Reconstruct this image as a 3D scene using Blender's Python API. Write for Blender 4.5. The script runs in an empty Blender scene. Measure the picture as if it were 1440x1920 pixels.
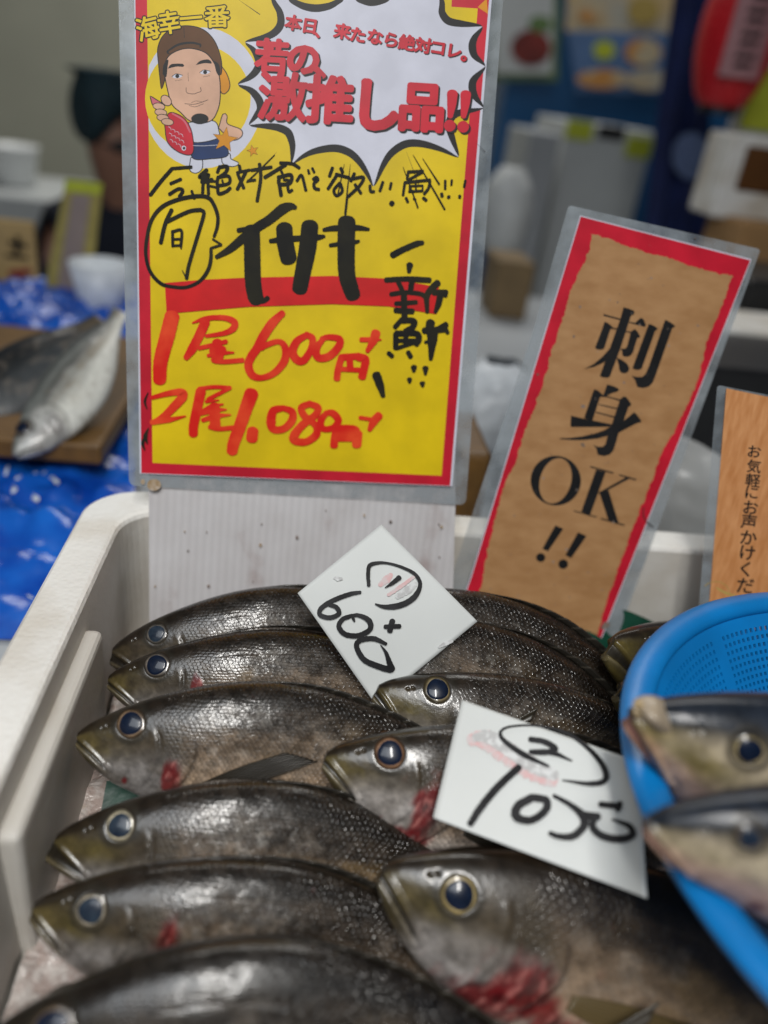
import bpy, bmesh, math, random
import numpy as np
from mathutils import Vector, Matrix
from mathutils.geometry import tessellate_polygon

random.seed(7); RNG = np.random.default_rng(11)
S = bpy.context.scene
COL = S.collection

# ------------------------------------------------------------------ camera
F = 1500.0                                    # focal length in pixels of a 1440 x 1920 frame
CAM = np.array([0.0, 0.0, 1.30])
X_ = np.array([13000., -997., -1500.]); X_ /= np.linalg.norm(X_)
Y_ = np.array([-110., 822., -1500.]); Y_ -= X_ * (Y_ @ X_); Y_ /= np.linalg.norm(Y_)
Z_ = np.cross(X_, Y_)
R_ = np.array([X_, Y_, Z_])                   # camera vector -> world vector
cam = bpy.data.cameras.new('camera'); camo = bpy.data.objects.new('camera', cam); COL.objects.link(camo)
m = Matrix([list(R_[0]) + [CAM[0]], list(R_[1]) + [CAM[1]], list(R_[2]) + [CAM[2]], [0, 0, 0, 1]])
camo.matrix_world = m
cam.sensor_width = 36; cam.lens = 36 * F / 1920; cam.clip_start = 0.01; cam.clip_end = 100
cam.dof.use_dof = True; cam.dof.focus_distance = 0.447; cam.dof.aperture_fstop = 2.8
S.camera = camo
S.render.resolution_x = 768; S.render.resolution_y = 1024

# ------------------------------------------------------------------ world, lamps, exposure
wd = bpy.data.worlds.new('World'); S.world = wd; wd.use_nodes = True
bg = wd.node_tree.nodes['Background']; bg.inputs[0].default_value = (0.80, 0.90, 1.0, 1); bg.inputs[1].default_value = 0.055
def area(name, loc, target, sx, sy, power, color=(1, 1, 1)):
    l = bpy.data.lights.new(name, 'AREA'); l.shape = 'RECTANGLE'; l.size = sx; l.size_y = sy; l.energy = power; l.color = color
    o = bpy.data.objects.new(name, l); COL.objects.link(o); o.location = loc
    o.rotation_euler = (Vector(target) - Vector(loc)).to_track_quat('-Z', 'Y').to_euler()
    return o
tube = area('ceiling_lamp', (-0.03, -0.55, 2.10), (-0.03, -0.55, 0), 0.08, 0.8, 18.0, (1.0, 0.97, 0.92)); tube.rotation_euler = (0, 0, 0)
area('open_shop_front', (-0.55, -0.95, 2.75), (0.05, 0.45, 1.05), 1.3, 1.0, 21.5, (0.90, 0.95, 1.0))
area('hall_lamp', (0.3, 3.0, 3.6), (0.3, 2.8, 0.0), 2.5, 1.6, 70.0, (1.0, 0.98, 0.93))
S.view_settings.view_transform = 'Standard'; S.view_settings.look = 'None'
S.view_settings.exposure = -0.12; S.view_settings.gamma = 1.0; S.view_settings.use_curve_mapping = False
try:
    S.cycles.use_denoising = True; S.cycles.max_bounces = 8; S.cycles.transparent_max_bounces = 16
except Exception: pass

# ------------------------------------------------------------------ helpers
def ray(px, py): return R_ @ np.array([px - 720.0, 960.0 - py, -F])
def W(px, py, d): return CAM + ray(px, py) * (d / F)
class Plane:
    def __init__(self, p, n): self.p = np.array(p, float); self.n = np.array(n, float) / np.linalg.norm(n)
    def at(self, px, py, off=0.0):
        r = ray(px, py); t = ((self.p - CAM) @ self.n) / (r @ self.n)
        return CAM + r * t + self.n * off
def link(o, parent=None):
    COL.objects.link(o)
    if parent is not None: o.parent = parent
    return o
def tag(o, label=None, cat=None, group=None, kind=None):
    if label: o['label'] = label
    if cat: o['category'] = cat
    if group: o['group'] = group
    if kind: o['kind'] = kind
    return o
def empty(name, loc=(0, 0, 0), label=None, cat=None, group=None, rot=None):
    o = bpy.data.objects.new(name, None); o.empty_display_size = .02; link(o)
    if rot is not None: o.matrix_world = Matrix.Translation(Vector(loc)) @ rot.to_4x4()
    else: o.location = loc
    return tag(o, label, cat, group)
def wparent(o, root):
    bpy.context.view_layer.update()
    o.parent = root; o.matrix_parent_inverse = root.matrix_world.inverted()
    return o
class MB:
    """collects polygons with materials, links them as one mesh object"""
    def __init__(self): self.v = []; self.f = []; self.m = []; self.mats = []; self.z = 0.0
    def mi(self, mat):
        if mat not in self.mats: self.mats.append(mat)
        return self.mats.index(mat)
    def add(self, vs, fs, mat):
        b = len(self.v); self.v.extend([tuple(map(float, q)) for q in vs]); k = self.mi(mat)
        for f in fs: self.f.append([b + i for i in f]); self.m.append(k)
    def build(self, name, root=None, smooth=False, solid=0.0, world=True):
        me = bpy.data.meshes.new(name); me.from_pydata(self.v, [], self.f)
        for mt in self.mats: me.materials.append(mt)
        me.polygons.foreach_set('material_index', self.m)
        if smooth: me.polygons.foreach_set('use_smooth', [True] * len(self.f))
        me.update(); o = bpy.data.objects.new(name, me); link(o)
        if root is not None:
            if world: wparent(o, root)
            else: o.parent = root
        if solid:
            md = o.modifiers.new('solid', 'SOLIDIFY'); md.thickness = solid; md.offset = -1
        return o
    # --- boxes and lathes
    def box(self, c, h, mat, rot=None):
        P = []
        for x in (-1, 1):
            for y in (-1, 1):
                for z in (-1, 1):
                    q = np.array([x * h[0], y * h[1], z * h[2]])
                    if rot is not None: q = rot @ q
                    P.append(q + np.array(c))
        self.add(P, [(0, 1, 3, 2), (4, 6, 7, 5), (0, 4, 5, 1), (2, 3, 7, 6), (0, 2, 6, 4), (1, 5, 7, 3)], mat)
    def tube(self, pts, r, mat, n=8):
        pts = [np.array(p, float) for p in pts]; rings = []
        for i, p in enumerate(pts):
            t = pts[min(i + 1, len(pts) - 1)] - pts[max(i - 1, 0)]; t /= max(np.linalg.norm(t), 1e-9)
            a = np.cross(t, [0.13, 0.2, 1.0]); a /= np.linalg.norm(a); b = np.cross(t, a)
            rr = r[i] if hasattr(r, '__len__') else r
            rings.append([p + rr * (a * math.cos(2 * math.pi * k / n) + b * math.sin(2 * math.pi * k / n)) for k in range(n)])
        vs = [q for g in rings for q in g]; fs = []
        for i in range(len(rings) - 1):
            for k in range(n):
                fs.append((i * n + k, i * n + (k + 1) % n, (i + 1) * n + (k + 1) % n, (i + 1) * n + k))
        fs.append(tuple(range(n - 1, -1, -1))); fs.append(tuple((len(rings) - 1) * n + k for k in range(n)))
        self.add(vs, fs, mat)
    def lathe(self, prof, c, mat, n=48):
        vs = []; fs = []
        for (r, z) in prof:
            for k in range(n):
                a = 2 * math.pi * k / n; vs.append((c[0] + r * math.cos(a), c[1] + r * math.sin(a), c[2] + z))
        for i in range(len(prof) - 1):
            for k in range(n): fs.append((i * n + k, i * n + (k + 1) % n, (i + 1) * n + (k + 1) % n, (i + 1) * n + k))
        self.add(vs, fs, mat)
    # --- flat artwork on a plane, given in photograph pixels
    def lay(self): self.z += 2e-6; return self.z
    def poly(self, pl, pts, mat, holes=(), off=None, fn=None):
        off = self.lay() if off is None else off
        loops = [[Vector((p[0], p[1], 0)) for p in pts]] + [[Vector((p[0], p[1], 0)) for p in h] for h in holes]
        flat = [p for l in loops for p in l]
        tr = tessellate_polygon(loops)
        self.add([(fn or pl.at)(p.x, p.y, off) for p in flat], [t for t in tr], mat)
    def stroke(self, pl, pts, mat, step=2.0, cap=True, fn=None, rag=0.0):
        """ribbon through (x, y, width) points"""
        P = spline(np.array([(p[0], p[1], p[2]) for p in pts], float), step)
        base = self.lay(); n = len(P); at = fn or pl.at; vs = []; fs = []
        T = np.gradient(P[:, :2], axis=0) if n > 1 else np.array([[1., 0.]])
        T /= np.maximum(np.linalg.norm(T, axis=1, keepdims=True), 1e-9); N = np.stack([-T[:, 1], T[:, 0]], 1)
        rr = (RNG.random((n, 2)) - .5) * rag
        L = []; Rr = []
        for i in range(n):
            h = P[i, 2] / 2
            L.append(P[i, :2] + N[i] * h * (1 + rr[i, 0])); Rr.append(P[i, :2] - N[i] * h * (1 + rr[i, 1]))
        o = [base + 1.2e-6 * i / max(n, 1) for i in range(n)]
        for i in range(n): vs += [at(*L[i], o[i]), at(*Rr[i], o[i])]
        for i in range(n - 1): fs.append((2 * i, 2 * i + 1, 2 * i + 3, 2 * i + 2))
        if cap:
            for (i, sg) in ((0, -1), (n - 1, 1)):
                b = len(vs); h = P[i, 2] / 2; k = 7
                for j in range(k + 1):
                    a = math.pi * j / k
                    q = P[i, :2] + N[i] * h * math.cos(a) + sg * T[i] * h * .75 * math.sin(a) * (1 + (RNG.random() - .5) * rag * 1.5)
                    vs.append(at(*q, o[i] + 4e-7))
                fs.append(tuple(range(b, b + k + 1)) if sg < 0 else tuple(range(b + k, b - 1, -1)))
        self.add(vs, fs, mat)
def spline(P, step):
    if len(P) == 1: return P
    out = []
    Q = np.vstack([2 * P[0] - P[1], P, 2 * P[-1] - P[-2]])
    for i in range(1, len(Q) - 2):
        p0, p1, p2, p3 = Q[i - 1:i + 3]
        n = max(2, int(np.linalg.norm(p2[:2] - p1[:2]) / step))
        for k in range(n):
            t = k / n
            q = .5 * ((2 * p1) + (-p0 + p2) * t + (2 * p0 - 5 * p1 + 4 * p2 - p3) * t * t + (-p0 + 3 * p1 - 3 * p2 + p3) * t ** 3)
            q[2] = p1[2] + (p2[2] - p1[2]) * t; out.append(q)
    out.append(P[-1]); return np.array(out)
def ell(cx, cy, rx, ry, rot=0, n=40):
    c, s = math.cos(rot), math.sin(rot)
    return [(cx + rx * math.cos(a) * c - ry * math.sin(a) * s, cy + rx * math.cos(a) * s + ry * math.sin(a) * c) for a in np.linspace(0, 2 * math.pi, n, endpoint=False)]
def zm(pts, ox, oy, sc): return [((ox + p[0] / sc), (oy + p[1] / sc)) + tuple(q / sc for q in p[2:]) for p in pts]
def rough_edge(pts, amp, step=3.0, seed=1):
    r = np.random.default_rng(seed); out = []; n = len(pts)
    for i in range(n):
        a = np.array(pts[i]); b = np.array(pts[(i + 1) % n]); L = np.linalg.norm(b - a); k = max(1, int(L / step))
        nn = np.array([-(b - a)[1], (b - a)[0]]) / max(L, 1e-6); w = 0
        for j in range(k):
            w = .72 * w + r.normal() * amp * .6
            out.append(tuple(a + (b - a) * j / k + nn * (w if j else 0)))
    return out
_glyphs = {}
def glyph(ch, off):
    if (ch, off) not in _glyphs:
        c = bpy.data.curves.new('glyph', 'FONT'); c.body = ch; c.size = 1; c.offset = off; c.resolution_u = 3
        o = bpy.data.objects.new('glyph', c); COL.objects.link(o); bpy.context.view_layer.update()
        me = bpy.data.meshes.new_from_object(o.evaluated_get(bpy.context.evaluated_depsgraph_get()))
        v = np.array([(q.co.x, q.co.y) for q in me.vertices]); f = [list(p.vertices) for p in me.polygons]
        bpy.data.objects.remove(o); bpy.data.curves.remove(c); bpy.data.meshes.remove(me)
        _glyphs[(ch, off)] = (v, f)
    return _glyphs[(ch, off)]
def write(mb, pl, ch, cx, cy, w, h, rot, mat, off=0.0, box=None, shift=(0, 0), shear=0):
    """one character centred at (cx, cy), its em scaled to w x h pixels, rot in degrees clockwise"""
    v, f = glyph(ch, 0.0); z = mb.lay(); c, s = math.cos(math.radians(rot)), math.sin(math.radians(rot))
    lo, hi = (np.array([.05, -.1]), np.array([.95, .86])) if box is None else (v.min(0), v.max(0))
    q = (v - (lo + hi) / 2) / (hi - lo)
    rad = off * (w + h) / 2
    ring = [(0, 0)] + ([(rad * k * math.cos(a), rad * k * math.sin(a)) for k in (.5, 1.0) for a in np.linspace(0, 2 * math.pi, 13)[:-1]] if off > 0 else [])
    for n_, (ox, oy) in enumerate(ring):
        P = []
        for a, b in q:
            x, y = a * w + shear * b * h, -b * h
            P.append(pl.at(cx + shift[0] + ox + x * c - y * s, cy + shift[1] + oy + x * s + y * c, z + n_ * 1.5e-7))
        mb.add(P, f, mat)
    mb.z = z + len(ring) * 1.5e-7

# ------------------------------------------------------------------ materials
def nodes(name):
    mt = bpy.data.materials.new(name); mt.use_nodes = True; nt = mt.node_tree
    return mt, nt, nt.nodes['Principled BSDF'], nt.nodes.new, nt.links.new
def setp(b, **k):
    for a, v in k.items():
        nm = {'rough': 'Roughness', 'metal': 'Metallic', 'coat': 'Coat Weight', 'coatr': 'Coat Roughness', 'spec': 'Specular IOR Level',
              'trans': 'Transmission Weight', 'sss': 'Subsurface Weight', 'alpha': 'Alpha', 'ior': 'IOR'}[a]
        b.inputs[nm].default_value = v
def mat(name, col, rough=.5, var=.12, scale=60., bump=0., bscale=200., stretch=None, col2=None, lo=.35, hi=.65, detail=4, **k):
    mt, nt, b, N, L = nodes(name); setp(b, rough=rough, **k)
    tc = N('ShaderNodeTexCoord'); src = tc.outputs['Object']
    if stretch:
        mp = N('ShaderNodeMapping'); mp.inputs['Scale'].default_value = stretch; L(src, mp.inputs['Vector']); src = mp.outputs[0]
    nz = N('ShaderNodeTexNoise'); nz.inputs['Scale'].default_value = scale; nz.inputs['Detail'].default_value = detail; L(src, nz.inputs['Vector'])
    rp = N('ShaderNodeValToRGB'); rp.color_ramp.elements[0].position = lo; rp.color_ramp.elements[1].position = hi
    c2 = col2 or tuple(min(1, c * (1 + var)) for c in col); c1 = col if col2 else tuple(c * (1 - var) for c in col)
    rp.color_ramp.elements[0].color = (*c1, 1); rp.color_ramp.elements[1].color = (*c2, 1)
    L(nz.outputs['Fac'], rp.inputs[0]); L(rp.outputs[0], b.inputs['Base Color'])
    if bump:
        n2 = N('ShaderNodeTexNoise'); n2.inputs['Scale'].default_value = bscale; n2.inputs['Detail'].default_value = 3; L(src, n2.inputs['Vector'])
        bp = N('ShaderNodeBump'); bp.inputs['Strength'].default_value = 1; bp.inputs['Distance'].default_value = bump
        L(n2.outputs['Fac'], bp.inputs['Height']); L(bp.outputs[0], b.inputs['Normal'])
    return mt
M = {}
M['red_ink'] = mat('printed red', (.50, .012, .030), .42, .14, 40, spec=.22)
M['yellow_ink'] = mat('printed yellow', (.66, .475, .006), .42, .10, 30, spec=.22)
M['white_paper'] = mat('printed white', (.56, .57, .66), .45, .07, 35, spec=.22)
M['black_ink'] = mat('printed black', (.012, .012, .013), .45, .2, spec=.22)
M['mustard'] = mat('printed orange', (.62, .25, .01), .45, spec=.22)
M['skin_ink'] = mat('printed skin', (.60, .36, .25), .45, spec=.22)
M['brown_ink'] = mat('printed brown', (.10, .040, .012), .45, spec=.22)
M['navy_ink'] = mat('printed navy', (.012, .035, .12), .45, spec=.22)
M['pink_ink'] = mat('printed pink', (.52, .12, .16), .45, spec=.22)
M['marker'] = mat('black poster marker', (.006, .006, .005), .6, 0, 45, col2=(.020, .018, .008), lo=.4, hi=.75, spec=.2)
M['marker_grey'] = mat('black marker on card', (.008, .008, .009), .6, 0, 70, col2=(.03, .03, .033), lo=.4, hi=.8, spec=.2)
M['red_marker'] = mat('red poster marker', (.62, .010, .004), .45, 0, 45, col2=(.80, .085, .02), lo=.42, hi=.75, detail=6, spec=.25)
M['red_band'] = mat('red band', (.55, .008, .010), .45, .1, spec=.25)
M['kraft'] = mat('kraft paper print', (.33, .17, .068), .5, 0, 55, col2=(.42, .235, .105), lo=.3, hi=.7, detail=8, spec=.3, stretch=(1, 1, 2.2))
M['card'] = mat('white card', (.58, .60, .59), .6, .03, 20, bump=.00012, bscale=40)
M['smudge_pink'] = mat('pink smudge', (.62, .40, .40), .7, 0, 260, col2=(.58, .50, .50), lo=.4, hi=.6)
M['smudge_grey'] = mat('grey smudge', (.44, .44, .44), .7, 0, 300, col2=(.62, .63, .63), lo=.45, hi=.6)
M['wood_print'] = mat('cedar board print', (.50, .20, .062), .45, 0, 5, col2=(.66, .31, .125), lo=.3, hi=.7, detail=5, stretch=(60, 60, 3.5), coat=.4, coatr=.2)
M['dirt'] = mat('dirt speck', (.10, .07, .05), .8, 0, 90, col2=(.30, .24, .21))
M['stain'] = mat('brown stain', (.30, .20, .10), .7, 0, 300, col2=(.5, .42, .34))
def film_mat():
    mt, nt, b, N, L = nodes('cloudy laminate film')
    setp(b, rough=.22, coat=.6, coatr=.12); b.inputs['Base Color'].default_value = (.30, .335, .36, 1)
    tc = N('ShaderNodeTexCoord'); nz = N('ShaderNodeTexNoise'); nz.inputs['Scale'].default_value = 70; nz.inputs['Detail'].default_value = 6
    L(tc.outputs['Object'], nz.inputs['Vector'])
    n2 = N('ShaderNodeTexNoise'); n2.inputs['Scale'].default_value = 9; L(tc.outputs['Object'], n2.inputs['Vector'])
    ad = N('ShaderNodeMath'); ad.operation = 'ADD'; L(nz.outputs['Fac'], ad.inputs[0]); L(n2.outputs['Fac'], ad.inputs[1])
    rp = N('ShaderNodeMapRange'); rp.inputs['From Min'].default_value = .75; rp.inputs['From Max'].default_value = 1.3
    rp.inputs['To Min'].default_value = .30; rp.inputs['To Max'].default_value = .88
    L(ad.outputs[0], rp.inputs[0]); L(rp.outputs[0], b.inputs['Alpha'])
    bp = N('ShaderNodeBump'); bp.inputs['Distance'].default_value = .0004; L(nz.outputs['Fac'], bp.inputs['Height']); L(bp.outputs[0], b.inputs['Normal'])
    return mt
M['film'] = film_mat()
def foam_mat(name='white foam', col=(.74, .73, .70), bump=.0007):
    mt, nt, b, N, L = nodes(name); setp(b, rough=.55, sss=.0, coat=.15, coatr=.3)
    tc = N('ShaderNodeTexCoord')
    vo = N('ShaderNodeTexVoronoi'); vo.inputs['Scale'].default_value = 320; L(tc.outputs['Object'], vo.inputs['Vector'])
    nz = N('ShaderNodeTexNoise'); nz.inputs['Scale'].default_value = 130; nz.inputs['Detail'].default_value = 5; L(tc.outputs['Object'], nz.inputs['Vector'])
    mx = N('ShaderNodeMath'); mx.operation = 'MULTIPLY_ADD'; L(vo.outputs['Distance'], mx.inputs[0]); mx.inputs[1].default_value = -.5; L(nz.outputs['Fac'], mx.inputs[2])
    bp = N('ShaderNodeBump'); bp.inputs['Strength'].default_value = .8; bp.inputs['Distance'].default_value = bump
    L(mx.outputs[0], bp.inputs['Height']); L(bp.outputs[0], b.inputs['Normal'])
    n2 = N('ShaderNodeTexNoise'); n2.inputs['Scale'].default_value = 14; n2.inputs['Detail'].default_value = 8; L(tc.outputs['Object'], n2.inputs['Vector'])
    rp = N('ShaderNodeValToRGB'); rp.color_ramp.elements[0].position = .30; rp.color_ramp.elements[1].position = .56
    rp.color_ramp.elements[0].color = (col[0] * .72, col[1] * .66, col[2] * .58, 1); rp.color_ramp.elements[1].color = (*col, 1)
    L(n2.outputs['Fac'], rp.inputs[0]); L(rp.outputs[0], b.inputs['Base Color'])
    return mt
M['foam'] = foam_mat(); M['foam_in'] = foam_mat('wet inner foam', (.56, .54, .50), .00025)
def board_mat():
    mt, nt, b, N, L = nodes('corrugated plastic board'); setp(b, rough=.42, coat=.2, coatr=.3)
    tc = N('ShaderNodeTexCoord'); mp = N('ShaderNodeMapping'); L(tc.outputs['Object'], mp.inputs['Vector'])
    wv = N('ShaderNodeTexWave'); wv.inputs['Scale'].default_value = 62; wv.inputs['Distortion'].default_value = .15; L(mp.outputs[0], wv.inputs['Vector'])
    n2 = N('ShaderNodeTexNoise'); n2.inputs['Scale'].default_value = 28; n2.inputs['Detail'].default_value = 9; L(tc.outputs['Object'], n2.inputs['Vector'])
    rp = N('ShaderNodeValToRGB'); e = rp.color_ramp.elements
    e[0].position = .22; e[0].color = (.36, .29, .28, 1); e[1].position = .40; e[1].color = (.53, .51, .515, 1); e.new(.62).color = (.58, .565, .575, 1)
    L(n2.outputs['Fac'], rp.inputs[0])
    mx = N('ShaderNodeMix'); mx.data_type = 'RGBA'; mx.blend_type = 'MULTIPLY'; mx.inputs[0].default_value = .07
    L(rp.outputs[0], mx.inputs[6]); L(wv.outputs[0], mx.inputs[7]); L(mx.outputs[2], b.inputs['Base Color'])
    bp = N('ShaderNodeBump'); bp.inputs['Distance'].default_value = .0001; L(wv.outputs[0], bp.inputs['Height']); L(bp.outputs[0], b.inputs['Normal'])
    return mt
M['board'] = board_mat()
M['blue_plastic'] = mat('blue colander plastic', (.001, .165, .47), .38, .08, 30, coat=.08, coatr=.2, bump=.0001, bscale=300)
M['blue_sheet'] = mat('blue plastic film', (.003, .05, .36), .25, 0, 22, col2=(.008, .13, .58), lo=.35, hi=.7, coat=.35, coatr=.16)
M['white_print'] = mat('white print on film', (.62, .66, .70), .4, .1)
M['green_sheet'] = mat('green lining sheet', (.003, .045, .026), .45, .3, 40, bump=.0006, bscale=120)
M['steel_table'] = mat('grey table top', (.36, .38, .40), .4, .1, 6)
M['concrete'] = mat('concrete floor', (.20, .20, .19), .6, .2, 3)
M['plaster'] = mat('plaster wall', (.43, .43, .345), .8, .08, 2)
M['blue_wall'] = mat('blue painted panel', (.003, .075, .21), .5, .1, 4)
M['navy_cloth'] = mat('navy cloth', (.006, .016, .085), .85, .2, 20)
M['red_lantern'] = mat('red lantern paper', (.50, .003, .010), .5, .1, 20, coat=.1)
M['black_plastic'] = mat('black plastic', (.008, .008, .009), .4, .2)
M['grey_film'] = mat('grey polythene', (.38, .39, .39), .3, .1, 20, bump=.002, bscale=30, coat=.3)
M['cardboard'] = mat('brown cardboard', (.34, .19, .075), .8, .12, 20)
M['tan_board'] = mat('tan board', (.40, .27, .10), .7, .12, 15)
M['mustard_wood'] = mat('ochre wooden tray', (.12, .058, .010), .5, .25, 12, stretch=(4, 40, 4))
M['dark_cloth'] = mat('dark navy jacket', (.008, .011, .022), .9, .2)
M['skin'] = mat('skin', (.30, .15, .10), .55, .06)
M['hair'] = mat('black hair', (.008, .008, .009), .6, .2)
M['pale_paint'] = mat('pale paint', (.50, .52, .52), .5, .06, 5)
M['lime'] = mat('lime green print', (.45, .50, .03), .6, .1)
M['poster_orange'] = mat('orange print', (.55, .25, .06), .6, .3, 12, col2=(.50, .42, .28), lo=.45, hi=.55)
M['poster_pale'] = mat('pale print', (.42, .40, .34), .6, 0, 9, col2=(.55, .40, .20), lo=.4, hi=.62)
M['green_print'] = mat('green print', (.09, .15, .05), .6, .3, 10)
M['dark_red'] = mat('dark red print', (.18, .02, .015), .6, .3, 10)
M['hairline'] = mat('dark fibre', (.02, .012, .01), .6, .2)
M['straw'] = mat('dry straw', (.42, .30, .08), .7, .2)
M['old_cardboard'] = mat('faded cardboard', (.17, .115, .055), .8, .12, 20)
M['lime_dull'] = mat('dull yellow frame', (.33, .27, .07), .6, .1)
M['mauve'] = mat('mauve grey print', (.28, .22, .19), .6, .1, 10)
M['white_tub'] = mat('white tub', (.80, .82, .82), .4, .02)
M['cap'] = mat('dark teal cap', (.012, .035, .045), .8, .2)
M['blue_print'] = mat('blue grey print', (.09, .17, .34), .6, .1, 8)
M['pale_blue'] = mat('pale blue mark', (.13, .19, .36), .8, .1)
M['pale_pink'] = mat('pale lantern panel', (.34, .16, .17), .6, .1)

# ------------------------------------------------------------------ setting
def slab(name, c, h, mt, kind=None, label=None, cat=None, bevel=0.0, root=None, rot=None):
    b = MB(); b.box(c, h, mt, rot); o = b.build(name, root)
    if bevel:
        md = o.modifiers.new('bevel', 'BEVEL'); md.width = bevel; md.segments = 3; md.limit_method = 'ANGLE'
    return tag(o, label, cat, None, kind)
slab('floor', (0.5, 2.5, -.05), (6, 6, .05), M['concrete'], kind='structure')
RIM = 1.30 - .268                              # height of the fish box rim
FLOOR = RIM - .115
TT = RIM - .135 - .002                         # table top
rt = empty('market_table', (0.2, .5, 0), 'grey market table standing under the white fish box', 'table')
slab('table_top', (0.25, .45, TT - .02), (.75, .55, .02), M['steel_table'], root=rt, bevel=.004)
for sx in (-.42, .92):
    for sy in (-.02, .92):
        slab('leg', (sx, sy, (TT - .04) / 2), (.02, .02, (TT - .04) / 2), M['steel_table'], root=rt)

# ------------------------------------------------------------------ white foam fish box
def rrect(x0, x1, y0, y1, r, n=10):
    P = []
    for (cx, cy, a0) in ((x1 - r, y1 - r, 0), (x0 + r, y1 - r, 90), (x0 + r, y0 + r, 180), (x1 - r, y0 + r, 270)):
        for k in range(n + 1):
            a = math.radians(a0 + 90 * k / n); P.append((cx + r * math.cos(a), cy + r * math.sin(a)))
    return P
BX0, BX1, BY0, BY1 = -.109, .44, .02, .477
def box_shell():
    b = MB(); loops = []
    def lp(g, r, z): loops.append([(x, y, z) for (x, y) in rrect(BX0 - g, BX1 + g, BY0 - g, BY1 + g, r)])
    zb = RIM - .135
    lp(.020, .030, zb); lp(.0235, .033, zb + .004); lp(.027, .036, RIM - .004); lp(.0262, .0355, RIM - .0012); lp(.0245, .034, RIM)
    for g in np.linspace(.018, .003, 4): lp(g, .030, RIM)
    lp(.001, .030, RIM - .0008); lp(-.0002, .0298, RIM - .003)
    for z in np.linspace(.012, .095, 8): lp(-.0002 - .004 * z / .095, .030, RIM - z)
    lp(-.008, .028, FLOOR + .006); lp(-.014, .024, FLOOR)
    n = len(loops[0]); vs = [p for l in loops for p in l]; fs = []; fi = []
    for i in range(len(loops) - 1):
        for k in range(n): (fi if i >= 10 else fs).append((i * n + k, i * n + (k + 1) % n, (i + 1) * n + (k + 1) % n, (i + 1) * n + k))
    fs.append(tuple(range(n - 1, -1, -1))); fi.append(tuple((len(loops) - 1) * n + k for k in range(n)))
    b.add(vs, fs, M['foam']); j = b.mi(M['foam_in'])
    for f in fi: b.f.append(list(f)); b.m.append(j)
    return b
fb = empty('foam_fish_box', (BX0, BY0, TT), 'white foam fish box holding the dark fish, open at the top', 'fish box')
o = box_shell().build('box_shell', fb)
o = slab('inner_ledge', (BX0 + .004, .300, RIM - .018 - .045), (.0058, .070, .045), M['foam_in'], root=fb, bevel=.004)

# ------------------------------------------------------------------ ice under the fish
def vnoise(x, y, seed=0):
    xi = np.floor(x).astype(int); yi = np.floor(y).astype(int); fx = x - xi; fy = y - yi
    fx = fx * fx * (3 - 2 * fx); fy = fy * fy * (3 - 2 * fy)
    def h(a, b):
        n = (a * 374761393 + b * 668265263 + seed * 974711) & 0x7fffffff
        n = ((n ^ (n >> 13)) * 1274126177) & 0x7fffffff
        return ((n ^ (n >> 16)) & 0xffff) / 65535.0
    return (h(xi, yi) * (1 - fx) + h(xi + 1, yi) * fx) * (1 - fy) + (h(xi, yi + 1) * (1 - fx) + h(xi + 1, yi + 1) * fx) * fy
def fbm(x, y, seed=0, o=4):
    s = 0; a = .5
    for i in range(o): s = s + a * vnoise(x * 2 ** i, y * 2 ** i, seed + i * 17); a *= .5
    return s
def gridmesh(name, fn, nu, nv, mt, root=None, smooth=True):
    U, V = np.meshgrid(np.linspace(0, 1, nu), np.linspace(0, 1, nv), indexing='ij')
    P = np.stack(fn(U, V), -1).reshape(-1, 3)
    fs = [(i * nv + j, (i + 1) * nv + j, (i + 1) * nv + j + 1, i * nv + j + 1) for i in range(nu - 1) for j in range(nv - 1)]
    b = MB(); b.add(P, fs, mt); return b.build(name, root, smooth)
M['ice'] = mat('pinkish crushed ice', (.42, .34, .31), .25, 0, 160, col2=(.60, .55, .52), lo=.4, hi=.6, bump=.0016, bscale=260, coat=.8, coatr=.05)
def ice_fn(U, V):
    x = BX0 + .006 + U * (BX1 - BX0 - .012); y = BY0 + .006 + V * (BY1 - BY0 - .012)
    return x, y, FLOOR + .012 + .012 * np.clip((x + .02) / .12, 0, 1) + .012 * fbm(x * 55, y * 55, 3) + .012 * fbm(x * 14, y * 14, 8)
tag(gridmesh('crushed_ice', ice_fn, 160, 140, M['ice'], smooth=False), 'pinkish melting crushed ice on the floor of the white foam box', 'ice', kind='stuff')

# ------------------------------------------------------------------ fish
def ss(a, b, x):
    t = np.clip((x - a) / (b - a), 0, 1); return t * t * (3 - 2 * t)
_S = np.array([0, .015, .04, .08, .14, .22, .30, .38, .46, .55, .65, .75, .85, .93, 1.0])
_A = np.array([.017, .031, .047, .068, .093, .119, .139, .152, .157, .152, .132, .101, .066, .048, .047])
_B = np.array([.018, .036, .060, .090, .119, .145, .160, .169, .170, .160, .135, .098, .062, .045, .044])
_Wd = np.array([.010, .019, .029, .040, .053, .065, .073, .076, .076, .072, .062, .048, .030, .018, .011])
def smooth_interp(xs, ys):
    d = np.gradient(ys, xs)
    def f(x):
        i = np.clip(np.searchsorted(xs, x) - 1, 0, len(xs) - 2); h = xs[i + 1] - xs[i]; t = (x - xs[i]) / h
        return ys[i] * (1 + 2 * t) * (1 - t) ** 2 + d[i] * h * t * (1 - t) ** 2 + ys[i + 1] * t * t * (3 - 2 * t) + d[i + 1] * h * t * t * (t - 1)
    return f
fA, fB, fW = smooth_interp(_S, _A), smooth_interp(_S, _B), smooth_interp(_S, _Wd)
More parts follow.
